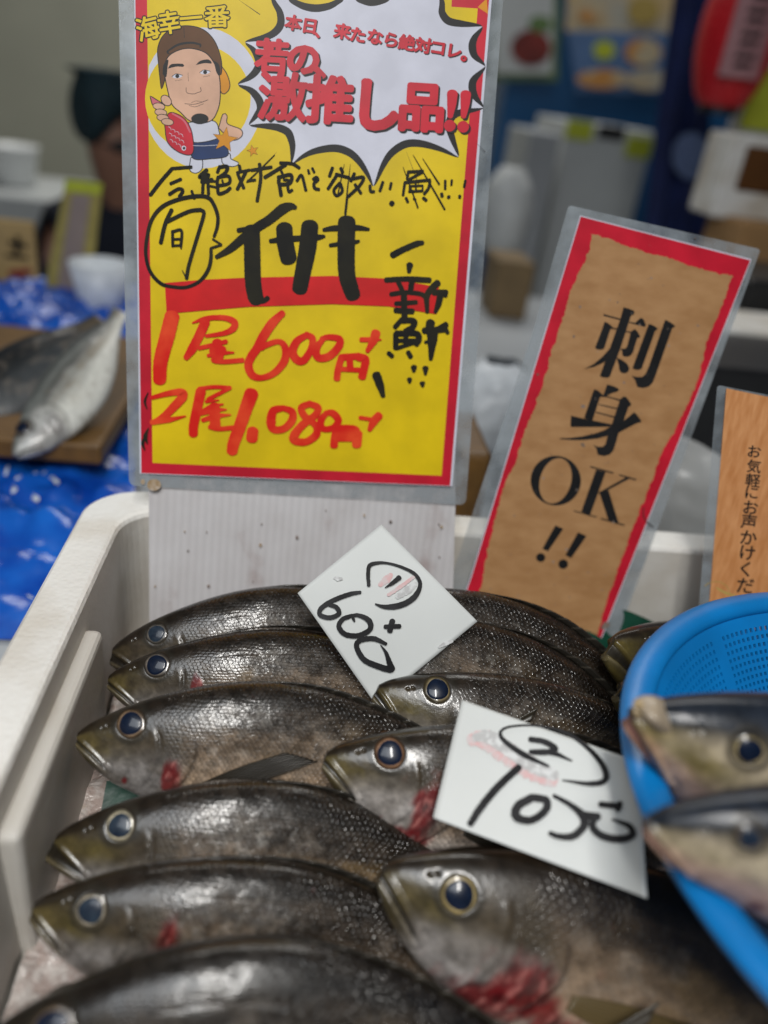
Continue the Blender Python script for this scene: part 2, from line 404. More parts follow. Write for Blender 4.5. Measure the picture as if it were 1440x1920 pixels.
def fish_mat():
    mt, nt, b, N, L = nodes('wet fish skin')
    setp(b, metal=.0, coat=.6, coatr=.13, spec=.4)
    at = N('ShaderNodeAttribute'); at.attribute_name = 'skin'; at.attribute_type = 'GEOMETRY'
    mk = N('ShaderNodeAttribute'); mk.attribute_name = 'mask'; mk.attribute_type = 'GEOMETRY'
    sp = N('ShaderNodeSeparateColor'); L(mk.outputs['Color'], sp.inputs[0])          # r = scales, g = gloss/wet flesh
    uv = N('ShaderNodeUVMap'); uv.uv_map = 'uv'; su = N('ShaderNodeSeparateXYZ')
    # a little warp so the rows are not ruled
    wn = N('ShaderNodeTexNoise'); wn.inputs['Scale'].default_value = 22; L(uv.outputs[0], wn.inputs['Vector'])
    wm = N('ShaderNodeVectorMath'); wm.operation = 'MULTIPLY_ADD'; L(wn.outputs['Color'], wm.inputs[0]); wm.inputs[1].default_value = (.022, .022, 0); L(uv.outputs[0], wm.inputs[2])
    L(wm.outputs[0], su.inputs[0])
    def mth(op, a, b_=None, c=None):
        n = N('ShaderNodeMath'); n.operation = op
        for i, q in enumerate((a, b_, c)):
            if q is None: continue
            if isinstance(q, (int, float)): n.inputs[i].default_value = q
            else: L(q, n.inputs[i])
        return n.outputs[0]
    w = mth('DIVIDE', su.outputs[1], .0088); row = mth('FLOOR', w)
    u = mth('ADD', mth('DIVIDE', su.outputs[0], .0125), mth('MULTIPLY', mth('MODULO', mth('ABSOLUTE', row), 2.0), .5))
    fw = mth('SUBTRACT', mth('FRACT', w), .5); u = mth('ADD', u, mth('MULTIPLY', mth('MULTIPLY', fw, fw), 1.5)); fu = mth('SUBTRACT', mth('FRACT', u), .5)
    # scale height: rises towards the rear edge, rounded rear edge
    d = mth('ADD', mth('MULTIPLY', fw, fw), mth('MULTIPLY', mth('MULTIPLY', mth('ADD', fu, .25), mth('ADD', fu, .25)), .7))
    saw = mth('SMOOTH_MIN', mth('MULTIPLY', mth('ADD', fu, .5), 1.15), mth('MULTIPLY', mth('SUBTRACT', .5, fu), 5.0), .15)
    hgt = mth('ADD', mth('MULTIPLY', saw, .85), mth('SUBTRACT', .22, mth('MULTIPLY', mth('MULTIPLY', fw, fw), .5)))
    cb = N('ShaderNodeCombineXYZ'); L(mth('FLOOR', u), cb.inputs[0]); L(row, cb.inputs[1])
    wnz = N('ShaderNodeTexWhiteNoise'); wnz.noise_dimensions = '2D'; L(cb.outputs[0], wnz.inputs['Vector'])
    rnd = wnz.outputs['Value']
    fac = mth('MULTIPLY', mth('ADD', mth('MULTIPLY', hgt, .62), mth('MULTIPLY', rnd, .62)), 1.0)     # .2 .. 1.3
    fac = mth('MULTIPLY_ADD', mth('MAXIMUM', fac, .0), .95, .28)
    mx = N('ShaderNodeMix'); mx.data_type = 'FLOAT'; L(sp.outputs[0], mx.inputs[0]); mx.inputs[2].default_value = 1.0; L(fac, mx.inputs[3])
    nz = N('ShaderNodeTexNoise'); nz.inputs['Scale'].default_value = 34; nz.inputs['Detail'].default_value = 7; L(uv.outputs[0], nz.inputs['Vector'])
    mot = mth('ADD', mth('MULTIPLY', mth('MULTIPLY_ADD', nz.outputs['Fac'], 1.3, -.65), sp.outputs[2]), 1.0)
    cm = N('ShaderNodeVectorMath'); cm.operation = 'SCALE'; L(at.outputs['Color'], cm.inputs[0]); L(mth('MULTIPLY', mx.outputs[0], mot), cm.inputs['Scale'])
    L(cm.outputs[0], b.inputs['Base Color'])
    L(mth('ADD', mth('MULTIPLY_ADD', nz.outputs['Fac'], .20, .22), mth('MULTIPLY', mth('MULTIPLY', rnd, sp.outputs[0]), .16)), b.inputs['Roughness'])
    n2 = N('ShaderNodeTexNoise'); n2.inputs['Scale'].default_value = 120; n2.inputs['Detail'].default_value = 4; L(uv.outputs[0], n2.inputs['Vector'])
    hh = mth('ADD', mth('MULTIPLY', mth('MULTIPLY', hgt, sp.outputs[0]), .62), mth('ADD', mth('MULTIPLY', n2.outputs['Fac'], .34), mth('MULTIPLY', mth('MULTIPLY', rnd, sp.outputs[0]), .30)))
    bp = N('ShaderNodeBump'); bp.inputs['Strength'].default_value = 1.0; bp.inputs['Distance'].default_value = .00040
    L(hh, bp.inputs['Height']); L(bp.outputs[0], b.inputs['Normal']); L(bp.outputs[0], b.inputs['Coat Normal'])
    L(mth('MULTIPLY', mth('SUBTRACT', 1.0, sp.outputs[1]), .6), b.inputs['Coat Weight']); L(mth('MULTIPLY', mth('SUBTRACT', 1.0, sp.outputs[1]), .4), b.inputs['Specular IOR Level'])
    return mt
M['fish'] = fish_mat()
def attr_mat(name, rough, **k):
    mt, nt, b, N, L = nodes(name); setp(b, rough=rough, **k)
    at = N('ShaderNodeAttribute'); at.attribute_name = 'skin'; at.attribute_type = 'GEOMETRY'; L(at.outputs['Color'], b.inputs['Base Color'])
    return mt
M['eye'] = attr_mat('fish eye', .25, coat=.5, coatr=.06, spec=.3)
M['pupil'] = mat('fish pupil', (.004, .009, .024), .3, .2, 300, coat=.45, coatr=.04, spec=.2)
M['pupil_cloudy'] = mat('clouded fish pupil', (.008, .015, .030), .35, 0, 160, col2=(.028, .044, .064), lo=.35, hi=.7, coat=.35, coatr=.10, spec=.2)
M['fin'] = attr_mat('wet fin', .45, coat=.30, coatr=.12, spec=.3)

def npmesh(name, V, Fq, mt, skin=None, mask=None, uv=None):
    me = bpy.data.meshes.new(name); me.from_pydata(V.tolist(), [], Fq); me.materials.append(mt)
    me.polygons.foreach_set('use_smooth', [True] * len(Fq))
    for nm, a in (('skin', skin), ('mask', mask)):
        if a is not None:
            at = me.attributes.new(nm, 'FLOAT_COLOR', 'POINT'); at.data.foreach_set('color', np.hstack([a, np.ones((len(a), 1))]).astype(np.float32).ravel())
    if uv is not None:
        l = me.uv_layers.new(name='uv'); idx = np.empty(len(me.loops), int); me.loops.foreach_get('vertex_index', idx)
        l.data.foreach_set('uv', uv[idx].astype(np.float32).ravel())
    me.update(); return me
def lerp(a, b, t): return a + (np.asarray(b) - a) * t[..., None]

def fish(label, snout, tail, d, n=(0, -.85, .53), arch=0.0, gape=2.0, blood=(), eye=(.128, .050), er=.038, ring=(.09, .065, .042),
         dark=1.0, yellow=1.0, silver=1.0, seed=1, name='dark_fish', cat='fish', group='dark fish in the foam box', pect=(.30, -.035, 6, .23), tone=None, fins=True,
         pink=0.0, thick=1.0, twist=0.0, detail=1.0, pectcol=(.014, .011, .007), lips=False, upth=.10, deep=1.0, scl=1.0, mott=1.0, cloud=0.0, matte=0.0, tspread=1.0, sharp=0.0):
    n = np.array(n, float); n /= np.linalg.norm(n)
    P0 = W(*snout, d); pl = Plane(P0, n); P1 = pl.at(*tail); ex = P1 - P0; L = np.linalg.norm(ex); ex /= L; ey = np.cross(n, ex)
    rot = Matrix([[ex[i], ey[i], n[i]] for i in range(3)])
    root = empty(name, P0, label, cat, group, rot)
    # ---- body
    ns = int(300 * detail); sh = np.linspace(0, 1, ns) ** 1.35
    th = np.concatenate([np.linspace(0.0, math.pi, int(120 * detail)), np.linspace(math.pi, 2 * math.pi, 34)[1:-1]]); nt_ = len(th)
    s, t = np.meshgrid(sh, th, indexing='ij')
    hs = 1 + .045 * math.sin(seed * 2.3); a, b_, w = fA(s) * hs, fB(s) * hs * (1 + (deep - 1) * ss(.0, .15, s)) * (1 - sharp * ss(.24, .0, s)), fW(s) * thick
    ct, st = np.cos(t), np.sin(t)
    y = np.where(ct > 0, a, b_) * ct; z = w * np.sign(st) * np.abs(st) ** .86
    tn = ct                                                # -1 belly .. 1 dorsal
    # signed side distance features live on both flanks
    z0 = np.abs(z); side = np.sign(z) * ss(0, .25, np.abs(st))
    dz = np.zeros_like(s)
    ce, cv = eye
    de = np.hypot(s - ce, y - cv)
    dz += .0003 * np.exp(-((de - er * 1.08) / (er * .20)) ** 2) - .004 * ss(er * 1.0, er * .7, de)
    # gill cover: step at its rear edge
    vv = y + .012
    sop = .288 - 2.2 * np.where(vv > 0, vv, 0) ** 2 * 3 - 5.2 * np.where(vv < 0, vv, 0) ** 2 + .014 * (fbm(y * 26 + seed, s * 0 + 3.3, seed + 2) - .47)
    head = ss(.004, -.003, s - sop)
    dz += .0028 * head * ss(.16, .24, s) * ss(.03, -.06, y) - .0024 * ss(.02, -.05, y) * np.exp(-((s - sop - .004) / .0035) ** 2) * ss(-.16, -.13, y)
    # preopercle ridge
    spo = .205 - 4.0 * (y + .005) ** 2 + .016 * (fbm(y * 22 + seed * 2, s * 0 + 1.7, seed + 3) - .47)
    pre = np.exp(-((s - spo) / .005) ** 2) * ss(.055, .02, y) * ss(-.13, -.08, y); dz += -.0022 * pre + .0018 * np.exp(-((s - spo + .012) / .008) ** 2) * ss(.055, .02, y) * ss(-.13, -.08, y)
    # jaw line: cleft from the snout tip back and down, upper jaw plate behind it
    jl = -.002 - .62 * s - 2.0 * s * s
    cleft = np.exp(-((y - jl) / .0030) ** 2) * ss(.085, .070, s)
    dz += -.0055 * cleft + .0048 * np.exp(-((y - jl - .010) / .0065) ** 2) * ss(.092, .075, s) + .0045 * np.exp(-((y - jl + .011) / .007) ** 2) * ss(.085, .06, s)
    mxe = np.hypot((s - .078) / .9, y + .062); dz += -.003 * np.exp(-((mxe - .018) / .004) ** 2) * (s > .078)
    # nostrils
    for (q, r) in ((.062, .034), (.072, .040)): dz += -.004 * np.exp(-(np.hypot(s - q, y - r) / .0035) ** 2)
    # forehead groove, lateral line
    ll = fA(s) * .60 - .004
    dz += -.0012 * np.exp(-((y - ll) / .0022) ** 2) * ss(.28, .30, s)
    # soft body unevenness
    nz = fbm(s * 9 + seed * 3.1, y * 16 + 5, seed); dz += .007 * (nz - .47) * ss(.2, .4, s)
    z = z + side * dz
    # gape: turn the lower jaw about its joint
    g = math.radians(gape); low = ss(.0012, -.0012, y - jl) * ss(.105, .055, s); jx, jy = .088, -.062
    ca, sa = np.cos(g * low), np.sin(g * low); dx, dy = s - jx, y - jy
    sx = jx + dx * ca - dy * sa; yy = jy + dx * sa + dy * ca
    # arch and twist
    cc = arch * 4 * s * (1 - s)
    vx = sx - cc * 0; vy = yy + cc
    tw = twist * ss(0, 1, s); vy, z = vy * np.cos(tw) - z * np.sin(tw), vy * np.sin(tw) + z * np.cos(tw)
    V = np.stack([vx * L, vy * L, z * L], -1).reshape(-1, 3)
    Fq = [(i * nt_ + k, (i + 1) * nt_ + k, (i + 1) * nt_ + (k + 1) % nt_, i * nt_ + (k + 1) % nt_) for i in range(ns - 1) for k in range(nt_)]
    Fq.append(tuple(range(nt_))); Fq.append(tuple((ns - 1) * nt_ + k for k in range(nt_ - 1, -1, -1)))
    # ---- colour of the skin
    T = tone or dict(dors=(.015, .0100, .0060), lat=(.135, .095, .062), belly=(.30, .26, .23), head=(.050, .038, .024))
    nb = fbm(s * 14 + 9, y * 22 + 3, seed + 40); fine = fbm(s * 90, y * 90, seed + 60)
    col = np.ones(s.shape + (3,)) * np.array(T['lat'])
    up = ss(upth, upth + .70, tn + .5 * (nb - .47)); bl = ss(-.42, -.95, tn + .4 * (nb - .47))
    col = lerp(col, np.array(T['lat']) * 1.9 + .01, ss(.05, -.45, tn + .35 * (nb - .47))); col = lerp(col, np.array(T['lat']) * .5, ss(.0, .35, tn + .4 * (nb - .47))); col = lerp(col, T['dors'], up); col = lerp(col, np.array(T['belly']) * silver, bl)
    # dark streaks following the back
    stv = .5 + .5 * np.sin((y / np.maximum(fA(s), .02)) * 16 + nb * 3); col = col * (1 - .45 * stv * ss(-.1, .3, tn) * ss(.25, .35, s))[..., None]
    gl = ss(.50, .66, fbm(s * 26 + seed, y * 30 + 4, seed + 51)) * ss(.24, .34, s) * ss(.75, .3, tn); col = lerp(col, (.24, .20, .16), .28 * gl)
    fl = ss(.49, .60, fbm(s * 75 + seed, y * 42 + 2, seed + 52, 3)) * ss(.25, .32, s) * ss(.58, .40, s) * ss(.85, .5, tn) * ss(-.35, .05, tn) * (.4 + .6 * ss(.4, .6, nb)); col = lerp(col, (.30, .28, .25), .35 * fl * scl ** 2)  # broken lamp glare on the upper flank, painted into the skin as pale flecks
    # blotchy brassy patches
    br = ss(.55, .70, fbm(s * 6 + 2, y * 12, seed + 77)) * ss(.7, .2, np.abs(tn)) * ss(.3, .4, s); col = lerp(col, (.16, .10, .035), br * .40)
    hd = ss(.012, -.05, s - sop + .04 * (nb - .47))
    hc = np.ones_like(col) * np.array(T['head']); hc = lerp(hc, T['dors'], ss(upth + .20, upth + .65, tn + .35 * (nb - .47)))
    chk = ss(.006, -.05, y + .05 * (nb - .47)) * ss(.03, .10, s); hc = lerp(hc, np.array((.200, .185, .175)) * silver, chk * (.45 + .55 * ss(.35, .6, nb)))
    hc = lerp(hc, np.array((.105, .080, .022)), .9 * yellow * ss(.07, .02, s) * ss(.7, .3, tn) * .7)
    hc = lerp(hc, np.array((.105, .082, .018)), yellow * .5 * (.3 + 1.0 * ss(.4, .6, nb)) * np.exp(-(np.hypot((s - .09) / .05, (y - .0) / .03)) ** 2))
    hc = lerp(hc, (.10, .085, .06), .5 * np.exp(-((y - jl + .010) / .010) ** 2) * ss(.1, .06, s))
    hc = lerp(hc, (.010, .008, .006), np.clip(.95 * cleft + .30 * pre, 0, 1)); hc = hc * (.62 + .8 * fbm(s * 30 + seed, y * 34, seed + 12))[..., None] * (.70 + .6 * fbm(s * 150, y * 150, seed + 14))[..., None]
    hc = lerp(hc, (.020, .017, .012), .8 * np.exp(-((de - er * 1.18) / (er * .22)) ** 2))
    col = lerp(col, hc, hd)
    edge = np.exp(-((s - sop - .003) / .0045) ** 2) * ss(-.16, -.12, y) * ss(.11, .06, y); col = lerp(col, (.016, .011, .008), .60 * edge * ss(.06, .0, y))
    if pink: col = lerp(col, (.36, .17, .15), pink * ss(.1, -.5, tn + .6 * (nb - .47)))
    wet = np.zeros_like(s)
    for (bs, bv, rs, rv, k) in blood:
        q = np.exp(-(((s - bs) / rs) ** 2 + ((y - bv) / rv) ** 2)) * k
        q = ss(.22, .75, q + .85 * (fbm((s - y * .35) * 70 + bs * 7, (y + s * .35) * 26, seed + 5) - .47)); wet = np.maximum(wet, q)
        rc = lerp(np.ones_like(col) * np.array((.13, .004, .007)), (.34, .10, .09), ss(.50, .72, fbm((s - y * .4) * 95, (y + s * .4) * 34, seed + 9)))
        rc = lerp(rc, (.030, .002, .003), .8 * ss(.46, .66, fbm((s - y * .4) * 55 + 4, (y + s * .4) * 22, seed + 21)))
        col = lerp(col, rc, q * .88)
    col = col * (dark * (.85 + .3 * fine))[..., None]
    scal = ss(.165, .25, s + .05 * (nb - .47)) * ss(1.0, .96, s) * (1 - wet)
    mask = np.stack([scal * scl, wet * 0 + matte, wet * 0 + mott], -1)
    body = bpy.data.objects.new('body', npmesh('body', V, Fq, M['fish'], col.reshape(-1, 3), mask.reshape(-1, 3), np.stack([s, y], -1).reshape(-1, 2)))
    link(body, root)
    # surface point helper
    def surf(q, v, lift=0.0):
        a_, bb = (fA(np.array(q)), fB(np.array(q))); c = np.clip(v / (a_ if v > 0 else bb), -1, 1)
        zz = fW(np.array(q)) * thick * (1 - c * c) ** .43
        return np.array([q, v + arch * 4 * q * (1 - q), zz + lift]) * L
    # ---- eye, both sides
    for sg in (1, -1):
        pc = surf(ce, cv); gx = (surf(ce + .02, cv)[2] - surf(ce - .02, cv)[2]) / (.04 * L); gy = (surf(ce, cv + .02)[2] - surf(ce, cv - .02)[2]) / (.04 * L)
        nn = np.array([-gx * .8, -gy * .8, 1]); nn /= np.linalg.norm(nn); tx = np.cross([0, 1, 0], nn); tx /= np.linalg.norm(tx); ty = np.cross(nn, tx)
        K, Rn = 40, 16; re = er * L; vs = []; sk = []
        for i in range(Rn + 1):
            ro = i / Rn
            for k in range(K):
                an = 2 * math.pi * k / K
                h = .24 * re * math.sqrt(max(0, 1 - (ro * .93) ** 2)) - .125 * re
                q = pc + (tx * math.cos(an) + ty * math.sin(an) * .95) * ro * re * (1 + .035 * math.sin(an * 2 + seed) + .02 * math.sin(an * 5 + seed * 3)) + nn * h
                vs.append(q)
                c = np.array(ring)
                if ro > .90: c = c * .25
                elif ro > .84: c = c * .5
                elif ro < .80: c = np.minimum(c * 1.3 + .02, .7)
                sk.append(c * (.65 + .35 * random.random() + .45 * vnoise(np.array(an * 2.2 + 3), np.array(ro * 5 + seed), seed)))
        vs = np.array(vs); vs[:, 2] *= sg
        fq = [(i * K + k, i * K + (k + 1) % K, (i + 1) * K + (k + 1) % K, (i + 1) * K + k)[::-1 if sg > 0 else 1] for i in range(Rn) for k in range(K)]
        e = bpy.data.objects.new('eye', npmesh('eye', vs, [f[::-1] for f in fq], M['eye'], np.array(sk))); link(e, root)
        vs = []; rp_ = re * .76
        for i in range(11):
            ro = i / 10
            for k in range(K):
                an = 2 * math.pi * k / K
                h = (.24 * re * math.sqrt(1 - (ro * .76 * .93) ** 2) - .125 * re) + re * (.030 + .05 * (1 - ro * ro)) * (1 - .9 * ss(.9, 1.0, np.array(ro)))
                vs.append(pc + (tx * math.cos(an + .3) + ty * math.sin(an + .3) * .97) * ro * rp_ * (1 + .03 * math.sin(an * 3 + seed)) + nn * float(h))
        vs = np.array(vs); vs[:, 2] *= sg
        fq = [(i * K + k, i * K + (k + 1) % K, (i + 1) * K + (k + 1) % K, (i + 1) * K + k) for i in range(10) for k in range(K)]
        if sg < 0: fq = [f[::-1] for f in fq]
        link(bpy.data.objects.new('pupil', npmesh('pupil', vs, fq, M['pupil_cloudy' if cloud else 'pupil'])), e)
    if lips:
        vs = []; sk = []; K, Rn = 28, 14
        for i in range(Rn + 1):
            for k in range(K):
                la = math.pi * i / Rn; lo = 2 * math.pi * k / K
                q = np.array([.030 * math.cos(la), .019 * math.sin(la) * math.cos(lo), .026 * math.sin(la) * math.sin(lo)])
                q = q * (1 + .12 * math.sin(3 * lo + 2 * la)) + np.array([.026, .022, .004]); vs.append(q * L)
                sk.append(np.array((.27, .22, .16)) * (.5 + .7 * vnoise(np.array(la * 3), np.array(math.cos(lo) * 2 + 7), 3)) + (np.array((.10, .06, .0)) if la > 2.5 else 0))
        fq = [(i * K + k, (i + 1) * K + k, (i + 1) * K + (k + 1) % K, i * K + (k + 1) % K) for i in range(Rn) for k in range(K)]
        link(bpy.data.objects.new('upper_lip', npmesh('upper_lip', np.array(vs), fq, M['fin'], np.array(sk))), root)
    if not fins: return root
    # ---- pectoral fin, laid back along the flank
    q0, v0, ang, fl = pect; nu, nv = 40, 49; vs = []; sk = []
    for i in range(nu):
        u = i / (nu - 1)
        for j in range(nv):
            v = j / (nv - 1) - .5
            wd = .010 + .020 * math.sin(math.pi * min(1, u * .92 + .06)) ** .8 * (1 - .75 * u)
            lu = fl * u * (1 - .25 * (v + .5) * u); a2 = math.radians(-ang) + v * .12
            q = q0 + lu * math.cos(a2); y2 = v0 + lu * math.sin(a2) + v * wd * 1.6
            p = surf(min(q, .98), y2, .003 + .010 * math.sin(math.pi * u) * .6 + .004 * u + .0030 * math.cos(v * 2 * math.pi * 7) * u ** .3)
            vs.append(p); sk.append(np.array(pectcol) * (1 + 1.3 * (math.cos(v * 2 * math.pi * 7) > .75) * u) * (1.6 - .8 * u))
    fq = [(i * nv + j, (i + 1) * nv + j, (i + 1) * nv + j + 1, i * nv + j + 1) for i in range(nu - 1) for j in range(nv - 1)]
    o_ = bpy.data.objects.new('pectoral_fin', npmesh('pectoral_fin', np.array(vs), fq, M['fin'], np.array(sk))); link(o_, root)
    md = o_.modifiers.new('solid', 'SOLIDIFY'); md.thickness = .0005
    # ---- dorsal fin, folded along the back with its spines
    nu = 160; vs = []; sk = []
    for i in range(nu):
        u = i / (nu - 1); q = .30 + .58 * u
        hgt = (.017 * max(0, math.sin(math.pi * min(1, .01 + u * .95))) ** .6) * (1 - (.10 + .5 * max(0, u - .45)) * ((u * 12) % 1)) + .001
        y0 = float(fA(np.array(q)) + arch * 4 * q * (1 - q)) - .003
        for (k, fz) in ((0, 0), (.35, .35), (.7, .7), (1, 1)):
            vs.append(np.array([q + .030 * k * (1 - .3 * u), y0 + hgt * k * .60, .004 + hgt * .55 * fz]) * L)
            sk.append(np.array((.014, .012, .009)) * (1 + 2.0 * (((u * 12) % 1) < .16)))
    fq = [(i * 4 + j, (i + 1) * 4 + j, (i + 1) * 4 + j + 1, i * 4 + j + 1) for i in range(nu - 1) for j in range(3)]
    o_ = bpy.data.objects.new('dorsal_fin', npmesh('dorsal_fin', np.array(vs), fq, M['fin'], np.array(sk))); link(o_, root)
    md = o_.modifiers.new('solid', 'SOLIDIFY'); md.thickness = .0006
    # ---- tail fin
    nu, nv = 24, 61; vs = []; sk = []
    for i in range(nu):
        u = i / (nu - 1)
        for j in range(nv):
            v = j / (nv - 1) * 2 - 1
            ln = .16 * (.62 + .38 * abs(v) ** 1.3)
            vs.append(np.array([.985 + ln * u, v * (.040 + .115 * tspread * u ** .85), .004 * math.sin(v * 34) * (.3 + u) * .35]) * L)
            sk.append(np.array((.022, .018, .012)) * (1 + .8 * (math.sin(v * 70) > .4)))
    fq = [(i * nv + j, (i + 1) * nv + j, (i + 1) * nv + j + 1, i * nv + j + 1) for i in range(nu - 1) for j in range(nv - 1)]
    o_ = bpy.data.objects.new('tail_fin', npmesh('tail_fin', np.array(vs), fq, M['fin'], np.array(sk))); link(o_, root)
    md = o_.modifiers.new('solid', 'SOLIDIFY'); md.thickness = .0006
    print('fish', snout, 'L=%.3f' % L, 'tail', np.round(P1, 3))
    return root
CREAM = (.42, .37, .26)
# the row along the left wall, from the back to the front
fish('dark fish at the very back of the left row, against the white board', (212, 1226), (860, 1195), .484, arch=.012, gape=9, seed=1, tspread=.1, dark=.9, yellow=.2, er=.031, cloud=1, ring=(.10, .09, .075))
fish('second dark fish of the left row with a dark red gash behind its gill', (204, 1278), (890, 1305), .462, arch=.012, gape=1, seed=2, blood=[(.240, .004, .017, .024, 1.25)], er=.035, ring=(.10, .085, .07))
fish('third dark fish of the left row, a small red spot on its cheek', (146, 1386), (900, 1432), .3985, arch=.010, gape=1, seed=3, blood=[(.235, -.075, .024, .045, 1.2), (.125, -.085, .010, .012, .9)], er=.0365, ring=(.13, .085, .050), pect=(.295, -.098, -22, .30))
fish('fourth dark fish of the left row with a pale ringed eye and open lower lip', (104, 1580), (960, 1715), .367, arch=.045, gape=13, seed=4, ring=(.34, .30, .21), er=.032, cloud=1, yellow=.9, blood=[(.30, -.02, .008, .02, .8)], pect=(.30, -.05, 2, .22))
fish('fifth dark fish of the left row, blurred, with a red stain below its gill', (62, 1708), (970, 1850), .345, arch=.022, gape=1, seed=5, scl=.95, ring=(.22, .19, .14), eye=(.115, .030), er=.032, cloud=1, blood=[(.245, -.075, .045, .035, 1.2), (.27, .0, .020, .05, .72)])
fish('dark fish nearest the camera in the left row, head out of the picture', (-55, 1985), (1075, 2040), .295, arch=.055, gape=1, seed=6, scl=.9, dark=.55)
# the pile on the right, from the back to the front
fish('rear dark fish covering the foot of the brown sashimi sign, head under the small card', (640, 1135), (1280, 1392), .484, arch=.03, seed=7, dark=.85)
fish('dark headless looking fish just behind the one whose snout covers the small card corner', (650, 1175), (1290, 1482), .468, arch=.025, seed=8, dark=.9)
fish('dark fish with a large shiny eye whose snout covers the small price card corner', (706, 1297), (1420, 1552), .442, arch=.0, gape=4, seed=9, er=.033, eye=(.125, .056), ring=(.13, .10, .05), blood=[(.285, .0, .004, .05, .7)], pect=(.30, -.03, -6, .22))
fish('dark fish with a bloody gill whose body lies under the large price card', (609, 1424), (1420, 1592), .388, arch=.004, gape=2, seed=10, silver=1.9, er=.0345, eye=(.126, .048), ring=(.16, .085, .045), yellow=1.2, blood=[(.225, -.055, .030, .065, 1.3), (.175, -.12, .06, .028, .95)], pect=(.31, -.07, 6, .2))
fish('large dark fish at the front right with a wide bloody gill', (716, 1640), (1760, 2030), .349, arch=.0, gape=1, seed=11, scl=.45, silver=1.5, er=.029, eye=(.110, .026), ring=(.30, .23, .10), dark=.95, yellow=.8, blood=[(.245, -.060, .045, .045, 1.15), (.20, -.105, .07, .03, 1.0), (.30, -.10, .06, .05, .85)], pect=(.315, -.055, -4, .25), pectcol=(.055, .038, .014))
# the two half hidden heads behind the colander
fish('yellowish fish head with open mouth beside the lower corner of the brown sashimi sign', (1146, 1208), (1640, 1400), .470, n=(.35, -.78, .5), gape=13, seed=12, yellow=1.6, er=.034, eye=(.120, .03))
fish('yellowish fish mouth wedged below the other one against the blue colander', (1163, 1292), (1640, 1500), .445, n=(.35, -.78, .5), gape=9, seed=13, yellow=1.6, er=.034)
fish('dark fish lying along the rear wall behind the yellowish open mouthed head', (1176, 1190), (1640, 1345), .497, seed=16, dark=.8)
# two fish in the colander
PALE = dict(dors=(.012, .016, .024), lat=(.24, .20, .15), belly=(.60, .48, .43), head=(.33, .28, .20))
fish('big fish in the blue colander, its pale thick mouth over the rim', (1180, 1348), (2300, 1770), .318, n=(-.10, -.97, .10), arch=.0, gape=3, seed=14, name='pale_fish', group='pale fish in the colander', tone=PALE, er=.021, eye=(.132, .046), yellow=1.3, pink=.35, thick=1.1, matte=.65, upth=.05, deep=1.05, sharp=.45, scl=.3, ring=(.2, .16, .08),
     blood=[(.19, -.070, .022, .022, 1.0), (.22, -.105, .05, .02, .95)], fins=False, silver=1.2, lips=True)
fish('pale bellied fish in the front of the blue colander, blurred', (1212, 1548), (2330, 1770), .272, n=(-.10, -.95, .15), arch=.0, gape=1, seed=15, name='pale_fish', group='pale fish in the colander', tone=PALE, er=.021, eye=(.128, .050), yellow=.5, pink=.4, thick=1.1, matte=.65, sharp=.25, deep=.80, scl=.3, upth=0.0, cloud=1,
     blood=[(.18, -.065, .016, .02, .9)], fins=False, silver=1.2)

# ------------------------------------------------------------------ yellow price sign on its plastic board
ln = math.radians(15)
SP = Plane(W(560, 890, .522), (0, -math.cos(ln), math.sin(ln)))
sg = empty('price_sign', SP.at(560, 1100), 'yellow laminated price sign with red border on a white board behind the fish', 'price sign')
b = MB(); b.poly(Plane(SP.p - SP.n * .005, SP.n), [(277, 300), (852, 300), (853, 948), (846, 1200), (281, 1200)], M['board'], off=0)
r = random.Random(5)
BP = Plane(SP.p - SP.n * .0032, SP.n); bd = MB(); bd.v, bd.f, bd.m, bd.mats = b.v, b.f, b.m, b.mats
for i in range(18):
    x, y = r.uniform(290, 845), r.uniform(955, 1120); q = r.choice((1, 1.3, 1.8, 2.6)); bd.poly(BP, rough_edge(ell(x, y, q, q * r.uniform(.7, 1.6), n=9), .4, 1.5, i), M['dirt'] if i % 3 else M['stain'])
b.build('plastic_board', sg, solid=.003).modifiers['solid'].offset = 0
def rcorner(pts, r, idx):
    out = []
    for i, p in enumerate(pts):
        if i not in idx: out.append(p); continue
        p = np.array(p, float); a = np.array(pts[i - 1]) - p; c = np.array(pts[(i + 1) % len(pts)]) - p
        a = p + a / np.linalg.norm(a) * r; c = p + c / np.linalg.norm(c) * r
        for t in np.linspace(0, 1, 7): out.append(tuple((1 - t) ** 2 * a + 2 * t * (1 - t) * p + t * t * c))
    return out
LAM = rcorner([(220, -60), (947, -60), (944, 0), (874, 948), (241, 911)], 14, (3, 4))
b = MB(); b.poly(SP, LAM, M['film'], off=-.0012); o = b.build('laminate_film', sg)
b = MB()
b.poly(SP, [(251, -60), (926, -60), (922, 0), (848, 912), (262, 888)], M['white_paper'], off=0)
b.poly(SP, [(253, -60), (921, -60), (917, 0), (844, 911), (265, 887)], M['red_ink'])
b.poly(SP, [(275, -60), (901, -60), (897, 0), (828, 892), (286, 868)], M['yellow_ink'])
Z1 = lambda p: zm(p, 200, 0, 1.8947)
# white disc behind the figure
def clampx(p, x0): return [(max(q[0], x0),) + tuple(q[1:]) for q in p]
Z8 = lambda p: zm(p, 230, 30, 5.143)
b.poly(SP, Z8(clampx(ell(770, 790, 580, 680), 250)), M['white_paper'])
b.poly(SP, Z8(ell(725, 795, 510, 520)), M['yellow_ink'])
